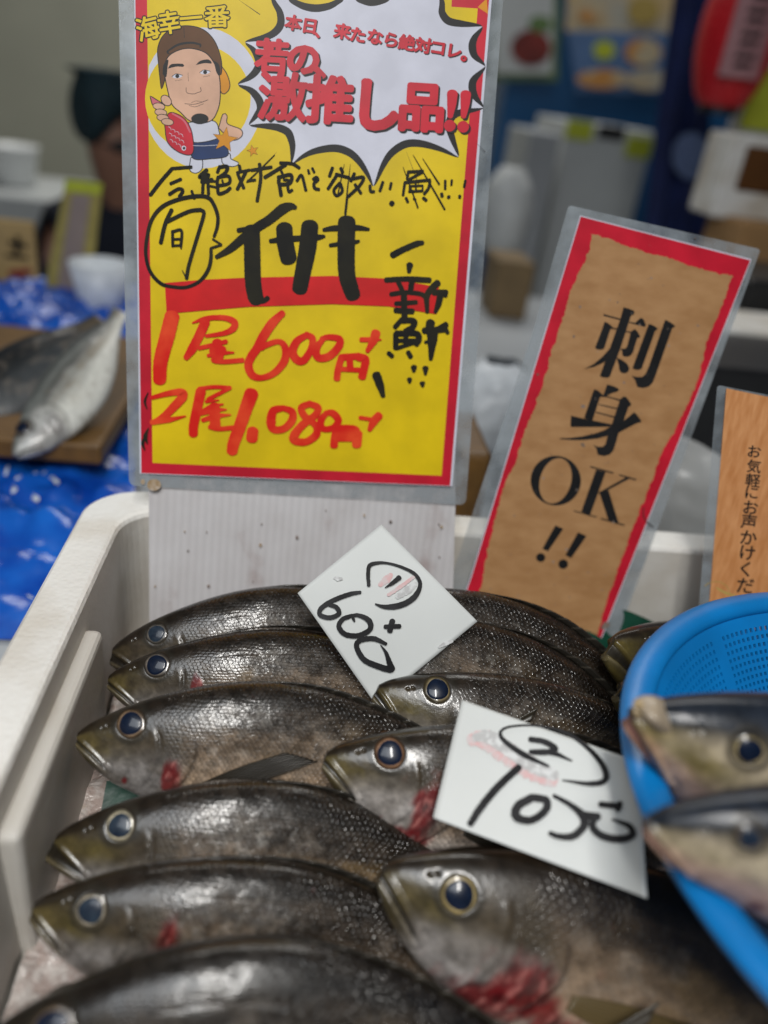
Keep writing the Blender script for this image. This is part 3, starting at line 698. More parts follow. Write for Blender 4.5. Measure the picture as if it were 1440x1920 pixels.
# burst
tips_lobes = [
    [(650, -40), (646, 0), (672, 22), (708, 38), (750, 43), (795, 33), (825, 15), (842, 0), (850, -40)],
    [(870, -40), (884, 0), (910, 15), (940, 22), (975, 16), (1005, 0), (1020, -40)],
    [(1180, -40), (1182, 10), (1180, 50), (1205, 85), (1255, 96), (1335, 94)],
    [(1335, 94), (1298, 128), (1285, 165), (1298, 205), (1345, 236)],
    [(1345, 236), (1295, 275), (1285, 312), (1300, 350), (1338, 383)],
    [(1338, 383), (1255, 388), (1215, 408), (1203, 448), (1220, 500), (1250, 558)],
    [(1250, 558), (1190, 522), (1120, 498), (1060, 498), (1008, 530), (975, 580), (948, 662)],
    [(948, 662), (933, 615), (905, 565), (868, 530), (815, 513), (750, 522), (700, 545), (658, 582)],
    [(658, 582), (668, 545), (670, 505), (655, 462), (615, 441), (565, 438), (506, 444)],
    [(506, 444), (535, 420), (558, 390), (556, 355), (535, 325), (508, 308), (466, 300)],
    [(466, 300), (510, 285), (540, 262), (556, 230), (548, 198), (525, 168), (492, 150)],
    [(492, 150), (570, 142), (612, 120), (632, 85), (626, 40), (600, 0), (590, -40)],
]
white = []; black = []; CEN = np.array([900., 260.])
for lb in tips_lobes:
    P = spline(np.array([(x, y, 0) for x, y in lb], float), 6)[:, :2]; n_ = len(P)
    T = np.gradient(P, axis=0); T /= np.linalg.norm(T, axis=1, keepdims=True); Nn = np.stack([T[:, 1], -T[:, 0]], 1)
    if np.mean(np.sum(Nn * (P - CEN), 1)) < 0: Nn = -Nn
    thk = 26 * np.sin(math.pi * np.clip(np.linspace(0, 1, n_), 0, 1)) ** .7 + 2
    white += [tuple(q) for q in P[:-1]]; black += [tuple(q) for q in (P + Nn * thk[:, None])[:-1]]
b.poly(SP, Z1([(1228, -60), (1345, -60), (1345, 32), (1225, 24)]), M['red_ink'])
b.poly(SP, Z1([(1318, 25), (1350, -5), (1355, 50)]), M['mustard'])
b.poly(SP, Z1(black), M['black_ink']); b.poly(SP, Z1(white), M['white_paper'])
for (p, q, w0) in (((470, 0), (545, 52), 3), ((1065, 540), (1110, 660), 3), ((605, 540), (555, 590), 3), ((1310, 505), (1345, 540), 2)):
    b.stroke(SP, Z1([(p[0], p[1], .6), (q[0], q[1], w0)]), M['black_ink'], cap=False)
# the cartoon shop boy with cap and fish, kept generic
def shape(pts, mt, grow=9):
    c = np.mean(np.array(pts), 0); P = spline(np.array([(x, y, 0) for x, y in list(pts) + [pts[0]]], float), 14)[:-1, :2]
    if grow:
        T = np.roll(P, -1, 0) - np.roll(P, 1, 0); T /= np.maximum(np.linalg.norm(T, axis=1, keepdims=True), 1e-6); Nn = np.stack([T[:, 1], -T[:, 0]], 1)
        ar = np.sum(P[:, 0] * np.roll(P[:, 1], -1) - np.roll(P[:, 0], -1) * P[:, 1])
        b.poly(SP, Z8([tuple(q) for q in P + Nn * grow * (1 if ar > 0 else -1)]), M['black_ink'])
    b.poly(SP, Z8([tuple(q) for q in P]), mt)
def pen(pts, w=6, mt='black_ink'): b.stroke(SP, Z8([(x, y, w) for x, y in pts]), M[mt])
shape([(945, 480), (1000, 560), (1030, 660), (1012, 722), (962, 745), (930, 640)], M['mustard'])
shape([(660, 1370), (755, 1370), (762, 1470), (705, 1512), (650, 1480)], M['white_paper'])
shape([(960, 1340), (1030, 1330), (1040, 1380), (1115, 1420), (1060, 1448), (970, 1420)], M['white_paper'])
shape([(668, 1200), (930, 1170), (1005, 1280), (1000, 1350), (860, 1372), (680, 1368)], M['navy_ink'])
shape([(640, 1030), (870, 1015), (922, 1100), (905, 1180), (670, 1208)], M['white_paper'])
shape([(930, 1080), (970, 950), (1003, 965), (1008, 1042), (1140, 1100), (1138, 1165), (1050, 1190)], M['skin_ink'])
shape([(375, 700), (352, 480), (345, 300), (420, 165), (580, 100), (760, 128), (880, 240), (945, 420), (945, 560), (900, 520), (800, 420), (620, 380), (470, 400), (410, 520), (400, 620)], M['brown_ink'])
shape([(400, 520), (440, 400), (540, 335), (660, 318), (800, 362), (885, 470), (930, 600), (935, 800), (905, 925), (850, 1005), (740, 1030), (640, 1000), (560, 925), (480, 850), (435, 700)], M['skin_ink'], 10)
shape([(385, 560), (395, 470), (440, 420), (432, 500), (420, 590)], M['black_ink'], 0); shape([(860, 420), (930, 470), (938, 580), (905, 545), (885, 470)], M['black_ink'], 0)
pen([(440, 350), (540, 285), (660, 268), (745, 285)], 40); pen([(452, 350), (545, 298), (660, 280), (735, 294)], 22, 'brown_ink'); pen([(590, 110), (595, 210)], 5)
shape([(435, 508), (470, 465), (580, 462), (586, 490), (520, 488)], M['black_ink'], 0); shape([(704, 474), (750, 432), (830, 420), (858, 458), (790, 455)], M['black_ink'], 0)
for (ex_, ey_) in ((527, 580), (795, 542)):
    b.poly(SP, Z8(ell(ex_, ey_, 48, 20, -.1)), M['white_paper']); b.poly(SP, Z8(ell(ex_, ey_, 19, 19)), M['black_ink']); pen([(ex_ - 52, ey_ + 4), (ex_ - 10, ey_ - 22), (ex_ + 50, ey_ - 8)], 6); pen([(ex_ - 20, ey_ + 46), (ex_ + 45, ey_ + 34)], 3)
pen([(630, 550), (635, 630)], 3); pen([(612, 690), (618, 738), (680, 752), (720, 740), (756, 725), (750, 690)], 5)
pen([(600, 846), (700, 850), (822, 810)], 5); pen([(640, 862), (700, 876), (780, 846)], 4); pen([(660, 838), (705, 820), (760, 826)], 3)
b.poly(SP, Z8(ell(745, 992, 84, 52)), M['black_ink'])
shape([(410, 1060), (440, 950), (500, 940), (600, 1000), (665, 1130), (672, 1320), (560, 1318), (440, 1220)], M['red_ink'])
shape([(268, 775), (330, 815), (378, 850), (300, 862)], M['pink_ink'])
pen([(480, 940), (590, 1010), (650, 1120)], 16, 'pink_ink')
for (fx, fy) in ((350, 872), (368, 930), (388, 982), (432, 1022)): b.poly(SP, Z8(ell(fx, fy, 62, 36, .15)), M['black_ink']); b.poly(SP, Z8(ell(fx, fy, 55, 29, .15)), M['skin_ink'])
b.poly(SP, Z8(ell(420, 815, 62, 46, .8)), M['black_ink']); b.poly(SP, Z8(ell(420, 815, 54, 38, .8)), M['skin_ink'])
for i in range(3):
    for j in range(4): pen([(440 + j * 38 + i * 8, 1070 + i * 60 + j * 22), (462 + j * 38 + i * 8, 1078 + i * 60 + j * 22), (468 + j * 38 + i * 8, 1100 + i * 60 + j * 22)], 4, 'white_paper')
b.poly(SP, Z8(ell(590, 1275, 22, 24)), M['white_paper']); b.poly(SP, Z8(ell(592, 1275, 13, 14)), M['black_ink'])
pen([(680, 1250), (800, 1252), (960, 1240)], 5, 'white_paper')
def star(cx, cy, r, rot=0): return [(cx + (r if i % 2 == 0 else r * .42) * math.sin(rot + math.pi * i / 5), cy - (r if i % 2 == 0 else r * .42) * math.cos(rot + math.pi * i / 5)) for i in range(10)]
for (cx, cy, r, ro) in ((985, 1195, 122, .15), (1255, 1300, 54, -.25)):
    b.poly(SP, Z8(star(cx, cy, r + 7, ro)), M['black_ink']); b.poly(SP, Z8(star(cx, cy, r, ro)), M['mustard'])
# shop heading in yellow with a black edge
for (ch, x, y, w_, h_, r_) in (('海', 277, 53, 40, 46, -14), ('幸', 317, 42, 40, 44, -9), ('一', 358, 34, 40, 40, -5), ('番', 407, 31, 44, 42, -2)):
    write(b, SP, ch, x, y, w_, h_, r_, M['black_ink'], .075); write(b, SP, ch, x, y, w_, h_, r_, M['yellow_ink'], .022)
# small red line
Z6 = lambda x, y: (480 + x / 3.4286, 10 + y / 3.4286)
for (ch, x, y) in (('本', 240, 112), ('日', 346, 132), ('、', 430, 168), ('来', 555, 168), ('た', 655, 190), ('な', 765, 202), ('ら', 868, 222), ('絶', 970, 240), ('対', 1075, 258), ('コ', 1170, 272), ('レ', 1272, 292), ('。', 1372, 318)):
    px_, py_ = Z6(x, y)
    for (mt, sh_) in ((M['black_ink'], (1.6, 1.6)), (M['red_ink'], (0, 0))): write(b, SP, ch, px_, py_, 29, 29, 9, mt, .045, shift=sh_)
Z5 = lambda x, y: (480 + x / 3.2727, y / 3.2727)
for (ch, x, y, w_, h_, of) in (('若', 98, 342, 58, 62, .05), ('の', 290, 360, 60, 62, .06), ('、', 462, 388, 62, 62, .05), ('激', 165, 592, 84, 92, .035), ('推', 455, 612, 82, 90, .045), ('し', 738, 640, 88, 100, .06), ('品', 1015, 655, 82, 92, .05)):
    px_, py_ = Z5(x, y)
    for (mt, sh_) in ((M['black_ink'], (3.2, 3.4)), (M['black_ink'], (1.6, 1.7)), (M['red_ink'], (0, 0))): write(b, SP, ch, px_, py_, w_, h_, 3.5, mt, of, shift=sh_)
for (mt, dx) in ((M['black_ink'], 12), (M['red_ink'], 0)):
    for ox in (0, 82):
        b.stroke(SP, zm([(1204 + ox + dx, 575 + ox * .05 + dx, 66), (1200 + ox + dx, 640 + dx, 56), (1190 + ox + dx, 715 + dx, 34)], 480, 0, 3.2727), mt)
        b.poly(SP, zm(ell(1188 + ox + dx, 772 + ox * .08 + dx, 36, 36), 480, 0, 3.2727), mt)
b.poly(SP, zm([(207, 437), (350, 425), (500, 418), (800, 412), (1010, 422), (1180, 452), (1170, 548), (1000, 520), (800, 512), (500, 522), (225, 545), (213, 540)], 200, 300, 1.8947), M['red_band'])
zp = b.z
r = random.Random(5)
b.poly(SP, rough_edge(ell(289, 909, 13, 11), 2.5, 2, 4), M['stain']); b.poly(SP, rough_edge(ell(268, 903, 4, 5), 1, 2, 9), M['stain'])
b.build('printed_sheet', sg)
# --- handwriting in black and red marker
k = MB(); k.z = zp + 5e-6
def ink(off, sc, lst, mt, rag=.10):
    for st in lst:
        k.stroke(SP, zm([tuple(p) for p in st], off[0], off[1], sc), M[mt], step=1.6, rag=rag)
def wv(w, *p): return [(x, y, w) for x, y in p]
ink((270, 290), 4.5, [wv(28, (400, 105), (240, 118)), wv(32, (238, 118), (140, 230), (55, 340)), wv(28, (225, 245), (312, 208)), wv(30, (215, 335), (290, 290), (328, 305), (300, 355)), wv(24, (403, 308), (425, 370)),
    wv(34, (530, 130), (470, 188), (545, 172), (490, 230), (575, 212)), wv(28, (500, 232), (495, 325)), wv(28, (540, 222), (545, 335)), wv(22, (530, 225), (602, 225)), wv(20, (560, 265), (612, 277)),
    wv(28, (640, 100), (620, 150)), wv(32, (640, 105), (702, 102), (690, 150), (640, 188)), wv(28, (622, 192), (712, 182), (718, 240), (625, 258), (622, 200)), wv(18, (660, 215), (670, 250)), wv(30, (622, 275), (632, 330), (695, 310), (727, 282)),
    wv(28, (805, 95), (812, 130)), wv(24, (785, 152), (890, 130)), wv(30, (862, 140), (788, 292)), wv(28, (792, 165), (842, 282)), wv(28, (908, 132), (1075, 106)), wv(30, (975, 80), (985, 200), (955, 392)), wv(24, (878, 222), (938, 214)),
    [(1102, 4, 8), (1000, 105, 12), (868, 232, 14)], wv(28, (1150, 70), (1250, 78), (1310, 112)), wv(32, (1195, 85), (1020, 192)), wv(22, (1158, 140), (1170, 165)), wv(32, (1132, 192), (1238, 172), (1232, 240), (1145, 248), (1138, 196)), wv(24, (1180, 212), (1220, 216)),
    wv(32, (1142, 252), (1157, 345)), wv(26, (1210, 247), (1222, 312), (1250, 300)), wv(26, (1290, 222), (1330, 176), (1366, 302)), wv(18, (1385, 130), (1396, 160)), wv(18, (1420, 115), (1434, 150))], 'marker')
ink((570, 290), 4.5, [wv(20, (35, 130), (42, 160)), wv(22, (70, 115), (86, 150)), wv(28, (78, 208), (104, 192), (116, 215), (84, 244), (92, 284), (126, 294)),
    wv(28, (240, 112), (215, 182)), wv(28, (310, 115), (326, 150)), wv(28, (282, 165), (203, 288)), wv(28, (270, 166), (380, 195)), wv(26, (300, 240), (252, 300), (275, 346), (322, 310), (308, 246)), wv(28, (425, 160), (395, 222)), wv(28, (402, 206), (500, 192), (470, 260), (375, 352)), wv(26, (430, 252), (480, 326)),
    [(340, 80, 3), (310, 220, 10), (284, 342, 12)], [(391, 80, 3), (370, 260, 12), (345, 496, 14)], wv(26, (556, 262), (562, 310), (590, 312)), wv(26, (665, 232), (640, 306)), wv(24, (735, 240), (725, 290)), wv(44, (735, 408), (746, 416)),
    wv(26, (885, 146), (1002, 140)), wv(24, (880, 142), (870, 205)), wv(24, (1000, 148), (890, 208)), wv(26, (850, 236), (1062, 214)), wv(24, (850, 238), (835, 342)), wv(26, (1062, 226), (1050, 282), (1014, 332)), wv(18, (890, 266), (1000, 262)), wv(22, (885, 312), (1000, 306)), wv(16, (940, 226), (945, 306)), wv(16, (890, 262), (890, 310)), wv(16, (1000, 262), (1000, 306)),
    wv(24, (860, 366), (875, 400)), wv(20, (925, 370), (940, 382)), wv(28, (1006, 366), (1030, 386)), [(835, 105, 4), (900, 280, 12), (960, 448, 14)], [(920, 4, 4), (1050, 225, 13), (1186, 462, 16)], [(1000, 32, 4), (1140, 250, 16)],
    wv(22, (1190, 220), (1190, 290)), wv(20, (1246, 215), (1242, 256)), wv(22, (1360, 220), (1350, 272)), wv(28, (1160, 330), (1164, 352)), wv(32, (1218, 356), (1222, 360)), wv(26, (1312, 348), (1312, 362))], 'marker')
ink((260, 350), 6, [[(850, 560, 34), (885, 450, 40), (890, 330, 42), (845, 200, 42), (780, 122, 44), (640, 108, 46), (430, 150, 46), (260, 232, 46), (150, 370, 42), (98, 560, 40), (82, 760, 40), (130, 950, 40), (250, 1088, 40), (400, 1130, 42), (550, 1130, 42), (690, 1062, 44), (780, 940, 44), (812, 820, 42), (815, 700, 38)],
    wv(30, (815, 692), (930, 655)), wv(24, (932, 652), (835, 590)), wv(46, (372, 262), (300, 420), (250, 632)), wv(44, (320, 395), (560, 282), (700, 260)), wv(42, (700, 262), (735, 300), (690, 470), (620, 700), (562, 900), (540, 1030)), [(545, 1042, 22), (490, 940, 8)],
    wv(34, (382, 500), (385, 670)), wv(34, (385, 506), (482, 496), (476, 672)), wv(28, (388, 592), (470, 590)), wv(28, (390, 665), (470, 660)), wv(18, (470, 660), (480, 696))], 'marker', .05)
ink((0, 0), 1, [[(406, 482, 8), (430, 468, 14), (452, 450, 17), (480, 428, 18), (505, 412, 18), (530, 392, 20), (545, 387, 14), (554, 389, 8)], [(472, 432, 30), (473, 470, 31), (474, 520, 31), (478, 552, 30), (482, 562, 28)], wv(10, (480, 567), (495, 564), (502, 559)), wv(9, (447, 432), (470, 428)),
    [(533, 428, 31), (535, 455, 32), (541, 485, 31)], [(581, 424, 32), (577, 463, 33), (569, 505, 31), (562, 542, 29)], [(507, 452, 8), (530, 449, 12), (560, 447, 11), (595, 445, 11), (608, 443, 6)],
    [(650, 416, 33), (649, 463, 33), (650, 512, 32), (657, 540, 30), (662, 554, 28)], [(607, 431, 7), (627, 428, 11), (668, 427, 11), (691, 430, 6)], [(619, 460, 7), (640, 457, 9), (665, 454, 8), (673, 452, 5)], [(652, 368, 3), (647, 408, 4)]], 'marker', .05)
ink((680, 440), 6, [[(335, 230, 74), (450, 170, 70), (600, 105, 68), (672, 90, 50)], [(528, 340, 78), (520, 420, 44)], wv(64, (262, 512), (500, 500), (752, 512)), wv(56, (402, 540), (440, 620)), wv(66, (550, 530), (540, 615)), wv(56, (318, 672), (480, 650), (650, 668), (700, 700)), wv(72, (462, 662), (470, 925)), wv(56, (372, 778), (600, 762)), wv(66, (370, 850), (560, 862)),
    [(842, 542, 80), (765, 620, 78), (720, 700, 70), (725, 870, 46)], wv(72, (800, 652), (935, 652)), wv(46, (935, 640), (930, 690)), [(872, 680, 78), (850, 780, 72), (815, 872, 44)], wv(56, (432, 960), (362, 1040)), wv(70, (432, 962), (572, 972), (560, 1040), (480, 1088)), wv(70, (375, 1112), (600, 1112), (630, 1180), (600, 1230)), wv(64, (372, 1115), (372, 1275)), wv(60, (485, 1100), (485, 1240)), wv(50, (392, 1192), (600, 1190)), wv(46, (385, 1276), (560, 1220)),
    wv(52, (290, 1330), (332, 1368)), wv(56, (510, 1322), (540, 1374)), [(762, 990, 104), (752, 1040, 96)], wv(74, (690, 1080), (930, 1062)), wv(66, (938, 1010), (850, 1062)), wv(46, (930, 1052), (955, 1105)), [(782, 1085, 136), (780, 1200, 112), (765, 1400, 46)], wv(36, (702, 1210), (828, 1182)),
    [(575, 1490, 72), (575, 1538, 38)], [(705, 1500, 72), (705, 1570, 34)], [(525, 1625, 60), (528, 1662, 34)], [(670, 1670, 66), (675, 1706, 32)], [(152, 1575, 98), (195, 1690, 92), (230, 1815, 52)]], 'marker', .12)
ink((270, 560), 6, [[(318, 195, 170), (262, 420, 172), (190, 700, 162), (178, 915, 148)], [(548, 272, 20), (700, 222, 56), (900, 215, 62), (1015, 262, 78), (1005, 335, 78), (900, 388, 58), (700, 420, 40)], [(690, 262, 110), (620, 420, 108), (540, 570, 104), (475, 665, 66)], wv(52, (620, 556), (780, 520), (925, 482)), wv(112, (822, 490), (830, 580)), [(722, 640, 40), (860, 612, 60), (1010, 605, 22)], wv(84, (765, 590), (895, 572)), wv(56, (800, 640), (785, 692), (900, 708), (1110, 692)), wv(130, (815, 625), (845, 650))], 'red_marker', .06)
ink((490, 560), 6, [[(238, 162, 76), (120, 280, 108), (20, 430, 108), (-50, 560, 100), (-112, 650, 98), (-145, 750, 96), (-100, 860, 86), (10, 888, 66), (150, 830, 80), (258, 700, 92), (270, 560, 82), (200, 482, 60), (60, 520, 66), (0, 560, 56)],
    [(520, 402, 66), (400, 480, 88), (352, 600, 98), (405, 690, 90), (480, 690, 88), (562, 560, 80), (572, 445, 78), (500, 402, 66)], [(700, 445, 56), (620, 560, 88), (640, 662, 86), (760, 648, 90), (868, 540, 90), (878, 455, 78), (760, 432, 66), (680, 452, 60)],
    wv(78, (902, 655), (862, 800), (850, 900)), wv(76, (895, 660), (1100, 645)), wv(92, (1090, 655), (1168, 685), (1152, 800), (1132, 880)), wv(56, (905, 792), (1100, 802)), wv(76, (992, 685), (1000, 790)), [(1288, 385, 106), (1260, 470, 98), (1192, 590, 50)], wv(56, (1122, 460), (1230, 460)), [(1230, 470, 40), (1345, 460, 20)]], 'red_marker', .06)
ink((260, 710), 6, [[(150, 212, 46), (350, 162, 66), (480, 152, 88), (498, 202, 106), (400, 312, 98), (280, 430, 86), (172, 490, 60)], [(150, 490, 60), (350, 460, 62), (530, 420, 16)], [(700, 140, 116), (660, 330, 114), (620, 520, 108), (616, 620, 104)], wv(46, (682, 112), (850, 92), (1030, 102)), wv(46, (1030, 102), (900, 170), (780, 232)), [(760, 256, 40), (900, 240, 18)],
    [(692, 388, 50), (820, 312, 56), (950, 285, 20)], [(700, 390, 50), (870, 352, 60), (985, 345, 20)], [(722, 465, 50), (870, 420, 66), (1035, 405, 18)], wv(122, (852, 310), (862, 530)), wv(54, (800, 540), (900, 562), (1060, 550)), [(1270, 165, 160), (1210, 330, 148), (1130, 560, 140), (1070, 720, 136), (1052, 815, 126)], wv(130, (1284, 585), (1274, 675))], 'red_marker', .06)
ink((480, 710), 5.76, [[(300, 314, 60), (190, 345, 88), (162, 460, 106), (192, 545, 80), (300, 538, 80), (388, 450, 90), (388, 355, 78), (290, 314, 60)], [(580, 268, 68), (492, 312, 78), (522, 400, 78), (640, 500, 70), (650, 600, 88), (540, 680, 78), (422, 668, 88), (412, 610, 98), (500, 500, 88), (640, 390, 78), (668, 312, 78), (575, 266, 66)],
    [(760, 370, 58), (700, 450, 80), (722, 538, 68), (830, 528, 68), (888, 450, 80), (830, 372, 78), (755, 368, 58)], wv(86, (872, 525), (850, 640), (842, 722)), wv(76, (875, 532), (1060, 542), (1098, 600)), wv(104, (1098, 590), (1086, 712)), wv(76, (882, 640), (1095, 640)), wv(60, (900, 580), (1080, 590)), [(1328, 395, 88), (1270, 460, 96), (1225, 550, 50)], wv(44, (1122, 420), (1260, 440))], 'red_marker', .06)
for (x, y, w_) in ((272, 752, 5), (273, 818, 9), (268, 830, 7)): k.stroke(SP, [(x + 6, y - 16, 1.5), (x, y, w_), (x + 4, y + 14, 2)], M['marker'])
k.build('handwriting', sg)
# ------------------------------------------------------------------ brown sashimi sign
l2 = math.radians(16)
KP = Plane((0, .466, RIM), (.03, -math.cos(l2), math.sin(l2)))
ks = empty('sashimi_sign', KP.at(1000, 1150), 'brown sashimi sign with ragged red border, leaning right and reading OK below two large characters', 'sign')
b = MB(); b.poly(KP, rcorner([(1067, 384), (1428, 467), (1134, 1262), (1090, 1300), (810, 1200), (852, 1068), (1000, 620)], 8, (0, 1)), M['film'], off=-.0010); b.build('laminate_film', ks)
b = MB()
b.poly(KP, [(1088, 404), (1409, 486), (1111, 1240), (1080, 1290), (838, 1210), (882, 1082)], M['white_paper'], off=0)
b.poly(KP, [(1089, 406), (1407, 488), (1110, 1238), (1079, 1288), (840, 1208), (884, 1082)], M['red_ink'])
Z4 = lambda p: zm(p, 840, 360, 2.4)
kr = [(643, 190), (680, 197), (740, 215), (810, 245), (900, 275), (1000, 300), (1060, 320), (1130, 345), (1200, 360), (1282, 378), (1250, 470), (1195, 600), (1160, 700), (1130, 830), (1075, 960), (1020, 1080), (960, 1180), (905, 1330), (860, 1440), (800, 1600), (740, 1776), (640, 2080), (560, 2190), (60, 2000), (150, 1770), (190, 1550), (220, 1440), (260, 1300), (305, 1220), (340, 1090), (400, 950), (430, 850), (460, 740), (520, 560), (560, 420), (640, 260)]
b.poly(KP, rough_edge(Z4(kr), 1.25, 2.2, 3), M['kraft'])
Zb = lambda p: zm(p, 1040, 560, 6)
GL = [[(545, 172), (560, 175), (740, 225), (735, 242), (550, 195)],
 [(775, 97), (835, 112), (890, 135), (900, 158), (885, 185), (860, 190), (845, 235), (740, 560), (620, 880), (595, 892), (540, 886), (508, 872), (735, 240)],
 [(668, 440), (620, 560), (540, 650), (440, 735), (328, 792), (440, 770), (530, 730), (600, 690), (680, 560)],
 [(838, 258), (905, 272), (955, 225), (980, 215), (1005, 240), (1028, 300), (1015, 318), (985, 312), (836, 272)],
 [(562, 258), (600, 275), (650, 315), (655, 330), (625, 350), (560, 555), (540, 573), (500, 576), (462, 565), (455, 550), (535, 340)],
 [(640, 323), (712, 335), (707, 350), (640, 342)], [(796, 362), (858, 372), (855, 388), (794, 376)],
 [(850, 375), (900, 340), (930, 365), (962, 425), (955, 440), (930, 445), (900, 540), (885, 600), (855, 640), (820, 655), (775, 650), (760, 630), (760, 590), (733, 565), (800, 560), (820, 520), (850, 400)],
 [(695, 662), (760, 690), (815, 730), (840, 780), (830, 820), (800, 840), (760, 840), (730, 815), (720, 750), (705, 690)],
 [(1060, 283), (1100, 295), (1150, 325), (1157, 345), (1130, 365), (980, 785), (960, 800), (920, 803), (880, 790), (877, 775), (1030, 360)],
 [(1242, 237), (1290, 258), (1350, 300), (1355, 318), (1320, 335), (1310, 370), (1130, 880), (1100, 950), (1060, 990), (1000, 1007), (930, 995), (922, 970), (900, 910), (864, 868), (920, 880), (985, 880), (1020, 850), (1060, 760), (1210, 330)],
 [(590, 965), (650, 980), (710, 1005), (727, 1030), (700, 1048), (640, 1065), (580, 1100), (540, 1100), (560, 1050)],
 [(445, 1017), (490, 1035), (540, 1080), (540, 1100), (510, 1110), (425, 1375), (330, 1345), (420, 1080)],
 [(532, 1090), (600, 1098), (745, 1135), (738, 1155), (600, 1112), (528, 1105)], [(498, 1183), (708, 1232), (702, 1247), (494, 1195)], [(466, 1271), (675, 1325), (670, 1342), (460, 1284)],
 [(735, 1135), (775, 1097), (810, 1110), (860, 1180), (862, 1200), (830, 1220), (775, 1380), (720, 1510), (690, 1620), (660, 1710), (620, 1755), (560, 1772), (490, 1760), (480, 1740), (470, 1690), (432, 1642), (480, 1665), (540, 1665), (570, 1640), (600, 1530), (640, 1420), (720, 1180)],
 [(183, 1315), (330, 1350), (650, 1415), (620, 1440), (500, 1445), (190, 1445), (178, 1435)],
 [(660, 1415), (560, 1480), (440, 1520), (300, 1550), (150, 1568), (52, 1568), (70, 1582), (200, 1592), (340, 1590), (480, 1575), (590, 1545), (700, 1500)],
 [(895, 1275), (930, 1310), (975, 1375), (970, 1392), (930, 1400), (860, 1435), (720, 1510), (690, 1450), (780, 1370), (830, 1330)]]
for g in GL: b.poly(KP, Zb(g), M['black_ink'])
Zo = lambda p: zm(p, 970, 830, 5.76)
tl = math.radians(16)
b.poly(KP, Zo(ell(415, 410, 272, 268, tl, 60)), M['black_ink'], holes=[Zo(ell(412, 412, 168, 250, tl, 60))])
for g in ([(850, 290), (955, 315), (785, 785), (690, 745)], [(787, 250), (1040, 322), (1035, 337), (783, 266)], [(612, 730), (858, 798), (855, 811), (610, 743)], [(1180, 370), (1220, 385), (890, 557), (870, 543)], [(1100, 340), (1283, 392), (1280, 409), (1097, 356)], [(888, 548), (985, 512), (1095, 872), (980, 832)], [(903, 812), (1158, 885), (1155, 901), (900, 827)], [(410, 893), (497, 930), (330, 1175), (270, 1145)], [(655, 968), (748, 1008), (580, 1248), (518, 1215)]):
    b.poly(KP, Zo(g), M['black_ink'])
b.poly(KP, Zo(ell(252, 1240, 50, 48)), M['black_ink']); b.poly(KP, Zo(ell(495, 1312, 53, 52)), M['black_ink'])
r = random.Random(3)
for i in range(60):
    t = r.random(); x = r.uniform(1120, 1360) - t * 215; y = 450 + t * 690 + r.uniform(-20, 20); q = r.choice((.8, .8, 1, 1.3, 2.0))
    b.poly(KP, rough_edge(ell(x, y, q, q * r.uniform(.7, 1.5), n=8), .3, 1.2, i), M['dirt'])
for (x, y, q) in ((1093, 762, 4), (1092, 833, 3.4), (1094, 836, 2.6), (1008, 702, 2.4), (1137, 1171, 7), (1131, 1176, 5), (1062, 1030, 2.6)): b.poly(KP, rough_edge(ell(x, y, q, q * .8, n=12), .7, 1.5, int(x)), M['dirt'])
b.stroke(KP, [(1207, 952, 2.2), (1206, 965, 2.2), (1212, 978, 2.2), (1225, 988, 1.6)], M['hairline']); b.build('printed_sheet', ks)

# ------------------------------------------------------------------ cedar board sign at the right edge
WP = Plane((0, .458, RIM), (-.10, -math.cos(math.radians(12)), math.sin(math.radians(12))))
ws = empty('invitation_sign', WP.at(1390, 1150), 'laminated cedar coloured sign with a vertical line of small black letters behind the blue colander', 'sign')
b = MB(); b.poly(WP, rcorner([(1346, 722), (1600, 772), (1560, 1250), (1306, 1200)], 8, (0, 1)), M['film'], off=-.001); b.build('laminate_film', ws)
b = MB(); b.poly(WP, [(1362, 728), (1592, 776), (1552, 1240), (1325, 1195)], M['wood_print'], off=0)
for (ch, x, y, q) in (('お', 475, 612, 25), ('気', 475, 728, 25), ('軽', 466, 838, 26), ('に', 456, 932, 26), ('お', 446, 1050, 28), ('声', 436, 1160, 28), ('か', 430, 1285, 30), ('け', 422, 1402, 30), ('く', 412, 1530, 30), ('だ', 406, 1660, 31)):
    write(b, WP, ch, 1300 + x / 4.174, 700 + y / 4.174, q, q, 7, M['black_ink'], .018)
b.build('printed_sheet', ws)
b = MB(); b.stroke(WP, zm([(90, 1665, 7), (130, 1638, 6), (200, 1632, 6), (260, 1665, 6), (292, 1735, 5)], 1300, 700, 4.174), M['straw']); b.stroke(WP, zm([(180, 1680, 12), (260, 1722, 18), (350, 1750, 14)], 1300, 700, 4.174), M['straw'], rag=.9)
b.z = .0008; b.build('straw_fibre', ws)

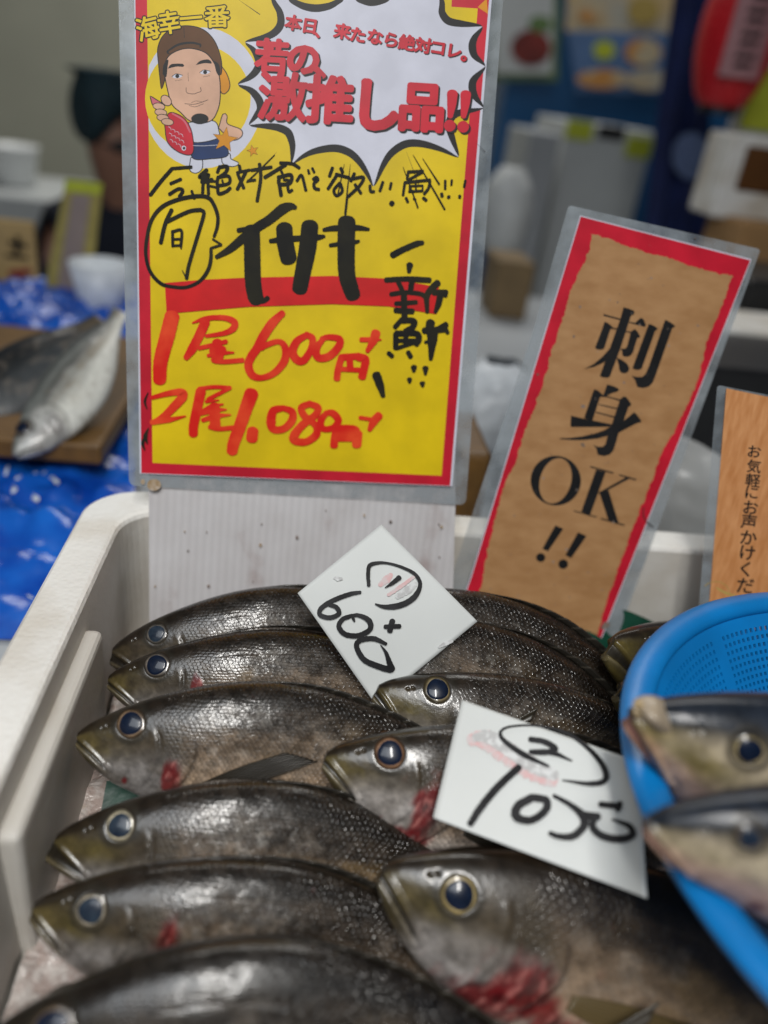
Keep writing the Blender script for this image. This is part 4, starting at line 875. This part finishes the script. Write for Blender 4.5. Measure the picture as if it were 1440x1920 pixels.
# ------------------------------------------------------------------ the two price cards
def bil(P, u, v): return (1 - u) * (1 - v) * P[0] + u * (1 - v) * P[1] + u * v * P[2] + (1 - u) * v * P[3]
def card(name, label, corners, offs, nrm, base, curl, strokes, marks, zof, sc):
    n = np.array(nrm, float); n /= np.linalg.norm(n)
    def pt(px, py, off):                 # depth plane varies smoothly over the card
        A = np.array(corners, float)
        # inverse bilinear by a few Newton steps
        uv = np.array([.5, .5])
        for _ in range(12):
            q = bil(A, *uv); J = np.stack([(1 - uv[1]) * (A[1] - A[0]) + uv[1] * (A[2] - A[3]), (1 - uv[0]) * (A[3] - A[0]) + uv[0] * (A[2] - A[1])], 1)
            uv = uv + np.linalg.solve(J, np.array([px, py]) - q)
        o = float(bil(np.array(offs, float), *uv)) + curl(*uv)
        r = ray(px, py); t = (base + o) / (r @ n)
        return CAM + r * t + n * off
    root = empty(name, pt(*np.mean(np.array(corners), 0), 0), label, 'price card', 'handwritten price cards on the fish')
    N_ = 36; A = np.array(corners, float); vs = []; 
    for i in range(N_ + 1):
        for j in range(N_ + 1): vs.append(pt(*bil(A, i / N_, j / N_), 0))
    fs = [(i * (N_ + 1) + j, i * (N_ + 1) + j + 1, (i + 1) * (N_ + 1) + j + 1, (i + 1) * (N_ + 1) + j) for i in range(N_) for j in range(N_)]
    b = MB(); b.add(vs, fs, M['card']); o = b.build('paper_card', root, smooth=True, solid=.0005); o.modifiers['solid'].offset = -1
    k = MB(); k.z = .0003
    for (p, mt) in marks:
        k.z += .00022
        # fine triangles so the mark follows the sheet
        k.stroke(None, zm(p, *zof, sc), M[mt], step=1.5, fn=pt, rag=.35)
    k.z += .0003
    for s_ in strokes: k.stroke(None, zm(s_, *zof, sc), M['marker_grey'], step=1.5, fn=pt, rag=.14)
    k.build('handwriting', root)
nC = np.array((0, -.85, .53)); nC = nC / np.linalg.norm(nC)
card('price_card', 'small white card with a circled one and 600, standing diagonally on the fish', [(715, 983), (895, 1165), (705, 1322), (558, 1112)], [-.006, .004, -.002, 0], nC, -.4470, lambda u, v: .002 * math.sin(math.pi * u), [
    [(580, 482, 28), (575, 400, 30), (585, 332, 32), (640, 310, 25), (720, 310, 16), (830, 340, 20), (930, 392, 25), (975, 470, 30), (940, 560, 44), (860, 620, 45), (770, 645, 44), (690, 645, 30), (630, 625, 10)],
    [(815, 422, 40), (760, 465, 30), (705, 500, 6)], [(515, 535, 24), (430, 550, 34), (300, 600, 36), (212, 660, 36), (207, 710, 36), (280, 730, 36), (350, 700, 36), (330, 650, 36), (272, 630, 28)],
    [(450, 715, 30), (380, 742, 36), (350, 800, 40), (400, 858, 40), (500, 868, 40), (588, 820, 40), (580, 752, 44), (500, 712, 30), (440, 718, 26)], [(460, 735, 26), (470, 760, 12)],
    [(712, 932, 26), (620, 892, 40), (520, 902, 40), (486, 950, 40), (540, 1050, 42), (640, 1100, 46), (752, 1130, 48), (740, 1080, 44), (712, 1000, 26), (670, 940, 6)],
    [(762, 755, 44), (742, 832, 44)], [(706, 800, 34), (818, 796, 34)]],
    [([(670, 478, 40), (720, 435, 60), (752, 402, 36)], 'smudge_pink'), ([(800, 570, 40), (880, 520, 60), (940, 472, 34)], 'smudge_grey'), ([(732, 556, 26), (830, 490, 30), (928, 416, 24)], 'smudge_pink'), ([(315, 425, 20), (345, 432, 34), (374, 432, 18)], 'smudge_grey'), ([(1120, 958, 14), (1170, 930, 36), (1222, 914, 20)], 'smudge_grey')], (550, 980), 4.1143)
card('price_card', 'large white card with a circled two and 1080, bent at the colander', [(866, 1312), (1196, 1428), (1212, 1684), (812, 1533)], [-.017, .022, .045, .012], nC, -.3700, lambda u, v: .010 * max(0, u - .72) ** 2 * 12 - .004 * math.sin(math.pi * u) * (1 - v), [
    [(740, 466, 16), (600, 400, 34), (490, 320, 26), (475, 270, 16), (540, 242, 13), (680, 240, 11), (840, 280, 18), (970, 370, 26), (1050, 470, 34), (1060, 542, 36), (980, 565, 30), (820, 545, 8)],
    [(640, 315, 32), (720, 330, 34), (780, 370, 36), (720, 390, 30), (650, 390, 24)], [(640, 385, 26), (760, 390, 32), (872, 436, 10)], [(575, 472, 42), (450, 590, 44), (360, 700, 44), (302, 790, 38)],
    [(650, 642, 48), (570, 690, 50), (562, 750, 50), (640, 770, 44), (720, 720, 44), (730, 660, 44), (660, 642, 44)], [(772, 632, 22), (860, 680, 30), (930, 740, 46), (940, 800, 46), (880, 858, 44), (800, 860, 34), (750, 842, 28)], [(930, 742, 48), (1020, 750, 44)],
    [(1000, 752, 38), (990, 810, 40), (1050, 860, 44), (1150, 875, 46), (1212, 850, 44), (1190, 800, 34), (1100, 765, 14)], [(1032, 680, 34), (1140, 692, 40)], [(1142, 672, 30), (1130, 712, 30)]],
    [([(310, 320, 70), (390, 320, 110), (520, 400, 120), (640, 480, 120), (770, 545, 84)], 'smudge_pink'), ([(330, 305, 50), (410, 305, 80), (540, 385, 84), (660, 465, 84), (775, 520, 66)], 'smudge_grey')], (780, 1280), 3.0)

# ------------------------------------------------------------------ blue colander
CC = np.array([.3105, .208, 1.30 - .235]); CR = .166
cl = empty('blue_colander', CC - np.array([0, 0, .09]), 'round blue plastic colander holding two fish over the right of the box', 'colander')
tilt = Matrix.Identity(3)
b = MB(); prof = []
for q in np.linspace(0, 2 * math.pi, 15)[:-1]: prof.append((CR - .006 + .0075 * math.cos(q), .0045 * math.sin(q) * (1.25 if math.sin(q) < 0 else 1)))
prof.append(prof[0]); b.lathe(prof, CC, M['blue_plastic'], 160); b.build('rim', cl, smooth=True)
NA, NZ = 492, 67
def wall(u, v):            # v 0 at the rim .. 1 at the foot
    r_ = CR - .012 - .075 * v ** .85; a = 2 * math.pi * u
    return CC + np.array([r_ * math.cos(a), r_ * math.sin(a), -.002 - .096 * v ** .92])
vs = [wall(i / NA, j / (NZ - 1)) for j in range(NZ) for i in range(NA)]; fs = []
for j in range(NZ - 1):
    for i in range(NA):
        panel = (i // 2) % 41
        hole = (i % 2 == 0) and (j % 2 == 1) and 3 <= j <= 63 and panel > 1
        if not hole: fs.append((j * NA + i, j * NA + (i + 1) % NA, (j + 1) * NA + (i + 1) % NA, (j + 1) * NA + i))
b = MB(); b.add(vs, fs, M['blue_plastic']); b.build('perforated_wall', cl, solid=.0014)
b = MB(); rb = CR - .087
b.lathe([(rb + .003, -.0965), (rb, -.099), (rb * .6, -.099), (.001, -.099)], CC, M['blue_plastic'], 90); b.build('base', cl, smooth=True)

# ------------------------------------------------------------------ green lining sheet behind the fish
def green_fn(U, V):
    x = .12 + .31 * U; z = RIM - .105 + .054 * V + .004 * np.sin(U * 21) * V; y = .458 - .020 * (1 - V) + .006 * np.sin(U * 17 + 2 * V) 
    return x, y, z + .008 * fbm(U * 7, V * 2, 4)
tag(gridmesh('green_sheet', green_fn, 90, 14, M['green_sheet']), 'dark green lining sheet behind the fish below the rear wall of the box', 'liner')
b = MB(); c0 = W(238, 1503, .415)
b.box(c0, (.012, .010, .0006), M['green_sheet'], np.array(Matrix.Rotation(.5, 3, 'X'))); tag(b.build('green_leaf'), 'small green leaf tip poking out under the third fish of the left row', 'garnish')

# ------------------------------------------------------------------ neighbouring stall on the left
def sheet_fn(U, V):
    x = -.95 + .79 * U; y = .50 + .85 * V
    z = np.interp(y, [.50, .545, .60, .68, .80, 1.75], [TT + .003, TT + .004, .918, .936, .944, .962])
    cr = np.abs(fbm(x * 9 + y * 4, y * 12, 21) - .47) * 2; cr2 = np.abs(fbm(x * 28, y * 25 - x * 9, 31) - .47) * 2
    amp = np.clip((y - .52) / .06, 0, 1)
    return x - .03 * (fbm(x * 3, y * 5, 5) - .5) * 2, y + .02 * (fbm(x * 8, y * 3, 6) - .5), z + amp * (.032 * cr + .020 * cr2 )
bs = tag(gridmesh('blue_plastic_sheet', sheet_fn, 150, 190, M['blue_sheet']), 'crumpled shiny blue plastic sheet with white print beside the foam box', 'plastic sheet')
b = MB(); r = random.Random(2)
def on_sheet(px, py, off):
    rr = ray(px, py); best = None
    for t in np.linspace(3e-4, 9e-4, 160):
        q = CAM + rr * t; U = (q[0] + .95) / .79; V = (q[1] - .50) / .85
        sx_, sy_, sz_ = sheet_fn(np.array([U]), np.array([V]))
        if q[2] <= sz_[0] + .0015: return q + np.array([0, -.4, .9]) * off
    return CAM + rr * 6e-4
for st in ([(18, 935, 6), (35, 905, 7), (42, 890, 6)], [(42, 890, 6), (30, 900, 5), (22, 930, 6)], [(55, 905, 6), (62, 890, 6), (90, 885, 6)], [(90, 890, 5), (108, 905, 7), (122, 925, 8)], [(118, 905, 6), (140, 880, 7), (175, 876, 6)], [(60, 930, 10), (70, 936, 10)], [(122, 918, 10), (128, 926, 9)], [(10, 890, 5), (16, 870, 5)], [(0, 1098, 4), (30, 1104, 4), (62, 1122, 3)]):
    b.stroke(None, st, M['white_print'], step=4, fn=on_sheet)
wparent(b.build('white_print'), bs)
PLW = dict(dors=(.14, .15, .14), lat=(.34, .34, .31), belly=(.66, .66, .61), head=(.36, .36, .34))
slab('wooden_tray', (-.305, .84, .972), (.13, .165, .010), M['mustard_wood'], label='brown wooden tray under the silver fish on the blue sheet', cat='tray', bevel=.004)
fish('large silver white fish lying on the brown wooden tray at the left', (30, 856), (226, 585), .70, n=(.15, -.55, .8), seed=21, name='silver_fish', group='fish on the neighbouring stall', tone=PLW, yellow=0, detail=.5, fins=False, thick=1.0, arch=-.03, mott=.25, scl=.25)
fish('long dark backed fish beside the large silver white one, at the left picture edge', (-110, 850), (190, 600), .735, n=(.1, -.6, .8), seed=22, name='silver_fish', group='fish on the neighbouring stall', tone=dict(dors=(.012, .014, .017), lat=(.018, .021, .023), belly=(.10, .105, .11), head=(.02, .02, .02)), yellow=0, detail=.5, fins=False, arch=.05, mott=.25, scl=.25)
def VP(Y): return Plane((0, Y, 0), (0, -1, 0))
def bgbox(name, px0, py0, px1, py1, Y, depth, mt, label=None, cat=None, root=None, group=None, down=None, bevel=.006):
    p = VP(Y); cy = (py0 + py1) / 2; cx = (px0 + px1) / 2
    x0, x1 = p.at(px0, cy)[0], p.at(px1, cy)[0]; z1, z0 = p.at(cx, py0)[2], p.at(cx, py1)[2]
    if down is not None: z0 = down
    return slab(name, ((x0 + x1) / 2, Y + depth / 2, (z0 + z1) / 2), ((x1 - x0) / 2, depth / 2, (z1 - z0) / 2), mt, label=label, cat=cat, root=root, bevel=bevel)
# signs of the neighbouring stall
t = empty('cardboard_sign', VP(1.30).at(35, 650), 'small brown cardboard sign with red and black marks behind the silver fish', 'sign')
bgbox('board', -30, 412, 74, 700, 1.30, .006, M['tan_board'], root=t)
b = MB(); p = VP(1.298)
for st in ([(18, 455, 9), (48, 462, 9)], [(33, 445, 9), (30, 478, 9)], [(12, 478, 7), (50, 484, 7)]): b.stroke(p, st, M['marker'], step=4)
for st in ([(20, 512, 12), (55, 508, 12)], [(38, 520, 12), (36, 560, 12)], [(30, 590, 12), (58, 612, 14)], [(40, 625, 12), (70, 640, 12)]): b.stroke(p, st, M['dark_red'], step=4)
b.build('lettering', t)
t = empty('framed_sign', VP(1.28).at(110, 650), 'tall leaning sign with a yellow frame and greyish face beside the cardboard sign', 'sign')
b = MB(); b.poly(VP(1.28), [(126, 336), (194, 344), (150, 720), (50, 720)], M['lime_dull'] if 'lime_dull' in M else M['tan_board'], off=0); b.poly(VP(1.28), [(126, 336), (194, 344), (190, 364), (122, 356)], M['lime'], off=.001)
b.poly(VP(1.28), [(138, 362), (172, 366), (128, 720), (80, 720)], M['mauve'] if 'mauve' in M else M['poster_pale'], off=.002); b.build('board', t, solid=.006)
# far left: counter, tub, bowl, seated person
t = empty('rear_counter', VP(2.7).at(100, 700), 'pale counter in front of the grey wall at the left', 'counter')
bgbox('counter_body', -500, 352, 262, 470, 2.7, .5, M['pale_paint'], root=t, down=.0)
b = MB(); c = VP(2.9).at(30, 345); b.lathe([(.001, 0), (.060, 0), (.075, .11), (.080, .112), (.080, .118), (.068, .118), (.055, .01), (.001, .01)], c, M['white_tub'] if 'white_tub' in M else M['foam'], 32)
tag(b.build('white_tub', smooth=True), 'round white tub standing on the pale counter at the far left', 'tub')
b = MB(); c = VP(1.22).at(192, 600); b.lathe([(.001, 0), (.028, 0), (.044, .085), (.042, .085), (.026, .004), (.001, .004)], c, M['white_print'], 32)
tag(b.build('white_cup', smooth=True), 'white cup behind the tail of the silver white fish', 'cup')
def skin(name, pts, edges, mt, root=None, sub=2):
    me = bpy.data.meshes.new(name); me.from_pydata([p[:3] for p in pts], edges, []); me.materials.append(mt)
    o = bpy.data.objects.new(name, me); link(o); md = o.modifiers.new('skin', 'SKIN'); md.use_smooth_shade = True
    for v, p in zip(me.skin_vertices[0].data, pts): v.radius = (p[3], p[4] if len(p) > 4 else p[3]); v.use_root = False
    me.skin_vertices[0].data[0].use_root = True
    s_ = o.modifiers.new('sub', 'SUBSURF'); s_.levels = sub; s_.render_levels = sub
    if root: wparent(o, root)
    return o
pc = VP(2.2).at(226, 292); px_, pz_ = pc[0], pc[2]
bgbox('white_stool_box', 170, 690, 330, 800, 2.12, .34, M['foam'], 'white foam box used as a seat behind the yellow price sign', 'box', down=.0).hide_render = False
t = empty('person', (px_, 2.2, 0), 'person in a dark jacket and cap bending behind the yellow price sign', 'person')
P = [(px_ + .05, 2.30, .48, .11, .10), (px_ + .03, 2.27, .66, .10, .09), (px_ + .01, 2.24, .82, .115, .085), (px_, 2.22, .92, .045), (px_, 2.20, pz_ - .03, .070, .075), (px_ - .005, 2.19, pz_ + .05, .080, .090), (px_, 2.2, pz_ + .105, .055),
     (px_ - .16, 2.22, .86, .055), (px_ - .22, 2.10, .66, .042), (px_ - .10, 1.98, .60, .030), (px_ - .03, 1.94, .60, .026),
     (px_ + .18, 2.22, .86, .055), (px_ + .24, 2.10, .66, .042), (px_ + .12, 1.98, .60, .030), (px_ + .05, 1.94, .60, .026),
     (px_ - .07, 2.26, .46, .085), (px_ - .10, 1.88, .46, .062), (px_ - .10, 1.90, .10, .045), (px_ - .10, 1.80, .04, .035),
     (px_ + .15, 2.26, .46, .085), (px_ + .18, 1.88, .46, .062), (px_ + .18, 1.90, .10, .045), (px_ + .18, 1.80, .04, .035)]
E_ = [(0, 1), (1, 2), (2, 3), (3, 4), (4, 5), (5, 6), (2, 7), (7, 8), (8, 9), (9, 10), (2, 11), (11, 12), (12, 13), (13, 14), (0, 15), (15, 16), (16, 17), (17, 18), (0, 19), (19, 20), (20, 21), (21, 22)]
skin('body', P, E_, M['skin'], t)
g = .045
skin('jacket', [(a[0], a[1], a[2], a[3] + g, (a[4] if len(a) > 4 else a[3]) + g) for a in [P[0], P[1], P[2], (P[3][0], P[3][1] - .01, P[3][2] + .06, .085)]] + [(a[0], a[1], a[2], a[3] + .02) for a in (P[7], P[8], P[9], P[11], P[12], P[13])], [(0, 1), (1, 2), (2, 3), (2, 4), (4, 5), (5, 6), (2, 7), (7, 8), (8, 9)], M['dark_cloth'], t)
skin('trousers', [(a[0], a[1], a[2], a[3] + .012) for a in (P[0], P[15], P[16], P[17], P[19], P[20], P[21])], [(0, 1), (1, 2), (2, 3), (0, 4), (4, 5), (5, 6)], M['navy_cloth'], t)
skin('hair', [(px_ + .01, 2.205, pz_ - .005, .100, .105), (px_ + .01, 2.20, pz_ + .07, .10, .105)], [(0, 1)], M['hair'], t)
skin('cap', [(px_, 2.20, pz_ + .085, .098, .10), (px_, 2.20, pz_ + .125, .075, .08), (px_ - .08, 2.14, pz_ + .075, .05, .012)], [(0, 1), (0, 2)], M['cap'] if 'cap' in M else M['navy_cloth'], t)
slab('plaster_wall', (-2.6, 4.6, 1.6), (3.2, .06, 1.6), M['plaster'], label='plain grey green plaster wall at the left behind everything', cat='wall')
# ------------------------------------------------------------------ right background
p3 = VP(3.2); xl = p3.at(925, 300)[0]
slab('blue_partition', (xl + 1.6, 3.2 + .05, 1.45), (1.6, .05, 1.45), M['blue_wall'], label='blue painted partition wall with posters at the right', cat='wall')
t = empty('food_poster', VP(3.19).at(990, 160), 'green edged food poster with a red dish on the blue wall', 'poster')
b = MB(); p = VP(3.185)
b.poly(p, [(925, -60), (1052, -60), (1046, 152), (922, 150)], M['green_print'], off=0); b.poly(p, [(930, -60), (1040, -60), (1034, 138), (928, 138)], M['pale_paint'], off=.002); b.poly(p, ell(995, 90, 38, 34), M['dark_red'], off=.004); b.poly(p, ell(1012, 45, 22, 16), M['green_print'], off=.005)
b.build('printed_sheet', t, solid=.001)
t = empty('menu_poster', VP(3.19).at(1170, 170), 'large pale menu poster with orange and yellow pictures on the blue wall', 'poster')
b = MB(); p = VP(3.18)
b.poly(p, [(1068, -80), (1290, -80), (1272, 62), (1060, 58)], M['poster_pale'], off=0); b.poly(p, [(1064, 58), (1274, 62), (1258, 178), (1080, 172)], M['blue_print'] if 'blue_print' in M else M['pale_paint'], off=.002)
for i, (x, y, a_, b_, mt) in enumerate(((1105, 22, 24, 20, 'poster_orange'), (1132, 94, 20, 18, 'lime'), (1205, 98, 34, 26, 'poster_orange'), (1130, 148, 50, 18, 'poster_orange'), (1215, 150, 42, 20, 'poster_pale'), (1205, 20, 30, 26, 'straw'))): b.poly(p, ell(x, y, a_, b_), M[mt], off=.004 + i * .0006)
b.build('printed_sheet', t, solid=.001)
t = empty('white_cabinet', VP(2.6).at(1080, 480), 'pale grey cabinet with yellow stickers before the blue wall', 'cabinet')
bgbox('cabinet_body', 1035, 232, 1195, 520, 2.6, .4, M['pale_paint'], root=t, down=0)
for q in ((1062, 226, 1112, 262), (1175, 258, 1222, 296)): bgbox('sticker', *q, 2.59, .008, M['lime'], root=t, bevel=0)
bgbox('dark_opening', 1122, 236, 1172, 262, 2.592, .006, M['black_plastic'], root=t, bevel=0)
bgbox('grey_bin', 975, 245, 1032, 470, 2.45, .3, M['steel_table'], 'grey bin beside the pale cabinet with yellow stickers', 'bin', down=0)
b = MB(); 
def sack_fn(U, V):
    a = U * 2 * math.pi; c = VP(1.9).at(948, 400); rr = .055 * np.sin(math.pi * np.clip(.06 + V * .9, 0, 1)) ** .5 * (1 + .25 * (fbm(U * 8, V * 5, 3) - .5)) * 1.1
    return c[0] + rr * np.cos(a), c[1] + rr * np.sin(a), c[2] - .10 + .20 * V
tag(gridmesh('white_sack', sack_fn, 50, 30, M['pale_paint']), 'crumpled white sack before the blue wall beside the yellow sign', 'sack')
def banner_fn(U, V):
    p = VP(1.95); L0, R0 = p.at(1280, -120), p.at(1352, -120); L1, R1 = p.at(1198, 520), p.at(1322, 520)
    x = (1 - V) * ((1 - U) * L0[0] + U * R0[0]) + V * ((1 - U) * L1[0] + U * R1[0]); z = (1 - V) * L0[2] + V * L1[2]
    return x, 1.95 + .016 * np.sin(U * 14 + V * 3), z
t = empty('navy_banner', VP(1.95).at(1260, 520), 'hanging dark navy cloth banner with a pale round mark beside the red lantern', 'banner')
gridmesh('cloth', banner_fn, 50, 40, M['navy_cloth'], t)
b = MB(); b.poly(VP(1.925), ell(1296, 292, 36, 44), M['pale_blue'] if 'pale_blue' in M else M['pale_paint'], off=0); b.build('round_mark', t)
t = empty('red_lantern', VP(1.6).at(1348, 205), 'red paper lantern with a dark lettered pale panel before the navy banner', 'lantern')
c = VP(1.6).at(1348, 200); d_ = np.linalg.norm(c - CAM); rr = 60 * d_ / F; b = MB(); H_ = .235; pr = []
for i in range(45):
    u = i / 44; pr.append((rr * (.50 + .50 * math.sin(math.pi * u) ** .60) * (1 + .018 * math.cos(u * 2 * math.pi * 14)), H_ * u))
b.lathe(pr, c, M['red_lantern'], 48); b.build('paper_shade', t, smooth=True)
for z_ in (-.012, H_): b = MB(); b.lathe([(.001, 0), (rr * .50, 0), (rr * .50, .016), (.001, .016)], c + np.array([0, 0, z_]), M['black_plastic'], 32); b.build('end_ring', t)
b = MB(); b.tube([c + np.array([0, 0, H_]), c + np.array([0, 0, H_ + .8])], .003, M['black_plastic']); b.build('cord', t)
def lan(u, v, off): a = -math.pi / 2 - .17 + u; return np.array([c[0] + (rr * 1.02 + off) * math.cos(a), c[1] + (rr * 1.02 + off) * math.sin(a), c[2] + v])
b = MB(); n_ = 12; vs = [lan(-.5 + i / n_, z_, .001) for z_ in (.045, .19) for i in range(n_ + 1)]; b.add(vs, [(i, i + 1, n_ + 2 + i, n_ + 1 + i) for i in range(n_)], M['pale_pink'] if 'pale_pink' in M else M['smudge_pink'])
for k_, z_ in enumerate((.056, .089, .122, .155)):
    for (u0, v0, u1, v1) in ((-.22, .018, .22, .020), (-.05, .0, .0, .026), (-.2, .003, .2, .005)):
        q = [lan(u0, z_ + v0, .003), lan(u1, z_ + v1, .003), lan(u1 + .02, z_ + v1 + .008, .003), lan(u0 + .02, z_ + v0 + .008, .003)]; b.add(q, [(0, 1, 2, 3)], M['black_ink'])
b.build('lettered_panel', t)
t = empty('shop_banner', VP(1.75).at(1425, 300), 'pale banner with a lime green block at the right picture edge', 'banner')
bgbox('cloth', 1412, -120, 1600, 300, 1.75, .01, M['pale_paint'], root=t, bevel=0); bgbox('lime_block', 1400, 140, 1600, 255, 1.74, .006, M['lime'], root=t, bevel=0)
t = empty('open_carton', VP(1.45).at(1400, 425), 'white foam carton with brown contents under the lime banner', 'box')
bgbox('carton', 1350, 262, 1600, 425, 1.45, .10, M['foam'], root=t); bgbox('brown_panel', 1388, 285, 1600, 372, 1.444, .01, M['brown_ink'], root=t)
bgbox('cardboard_box', 1372, 428, 1620, 552, 1.38, .14, M['cardboard'], 'brown cardboard box stacked under the white foam carton', 'box', down=.86)
bgbox('cardboard_carton', 925, 490, 996, 600, 1.55, .12, M['old_cardboard'], 'small brown cardboard carton on the grey counter between the two tall signs', 'box')
t = empty('grey_counter', (0.75, 1.4, 0), 'grey steel counter standing behind the fish box at the right', 'counter')
zc = VP(1.55).at(960, 600)[2]
slab('counter_top', (.78, 1.42, zc - .015), (.62, .36, .015), M['steel_table'], root=t, bevel=.004)
for sx in (.25, 1.3):
    for sy in (1.1, 1.72): slab('leg', (sx, sy, (zc - .03) / 2), (.02, .02, (zc - .03) / 2), M['steel_table'], root=t)
def bag_fn(U, V):
    a = U * 2 * math.pi; c = VP(.90).at(915, 800); rr = (.035 + .02 * fbm(U * 9, V * 4, 12)) * np.sin(math.pi * np.clip(.05 + V * .9, 0, 1)) ** .6 * 1.25
    return c[0] + rr * np.cos(a), c[1] + rr * np.sin(a), c[2] - .05 + .13 * V + .01 * fbm(U * 5, V * 7, 4)
tag(gridmesh('white_bag', bag_fn, 60, 40, M['white_print']), 'crumpled white plastic bag between the yellow price sign and the sashimi sign', 'bag')
bgbox('ochre_tray', 850, 850, 912, 1000, .60, .10, M['mustard_wood'], 'ochre wooden tray edge behind the box between the two tall signs', 'tray', down=TT + .002)
bgbox('black_crate', 1240, 700, 1700, 850, .82, .20, M['black_plastic'], 'black plastic crate behind the cedar coloured sign', 'crate', down=TT + .002)
bgbox('black_tub', 1385, 545, 1800, 640, 1.15, .2, M['black_plastic'], 'black plastic tub behind the white tray at the right edge', 'tub', down=.86)
bgbox('white_tray', 1330, 636, 1800, 692, .98, .12, M['foam'], 'white foam tray edge between the black tub and black crate', 'tray', down=.86)
def wrap_fn(U, V):
    x = .27 + .22 * U; y = .60 + .05 * np.sin(U * 5) * V; return x, y + .02 * fbm(U * 6, V * 6, 2), TT + .16 * V * (1 - .25 * U) + .02 * fbm(U * 5, V * 3, 9)
tag(gridmesh('grey_wrap', wrap_fn, 50, 30, M['grey_film']), 'grey polythene wrap behind the box between the sashimi and cedar signs', 'plastic wrap')
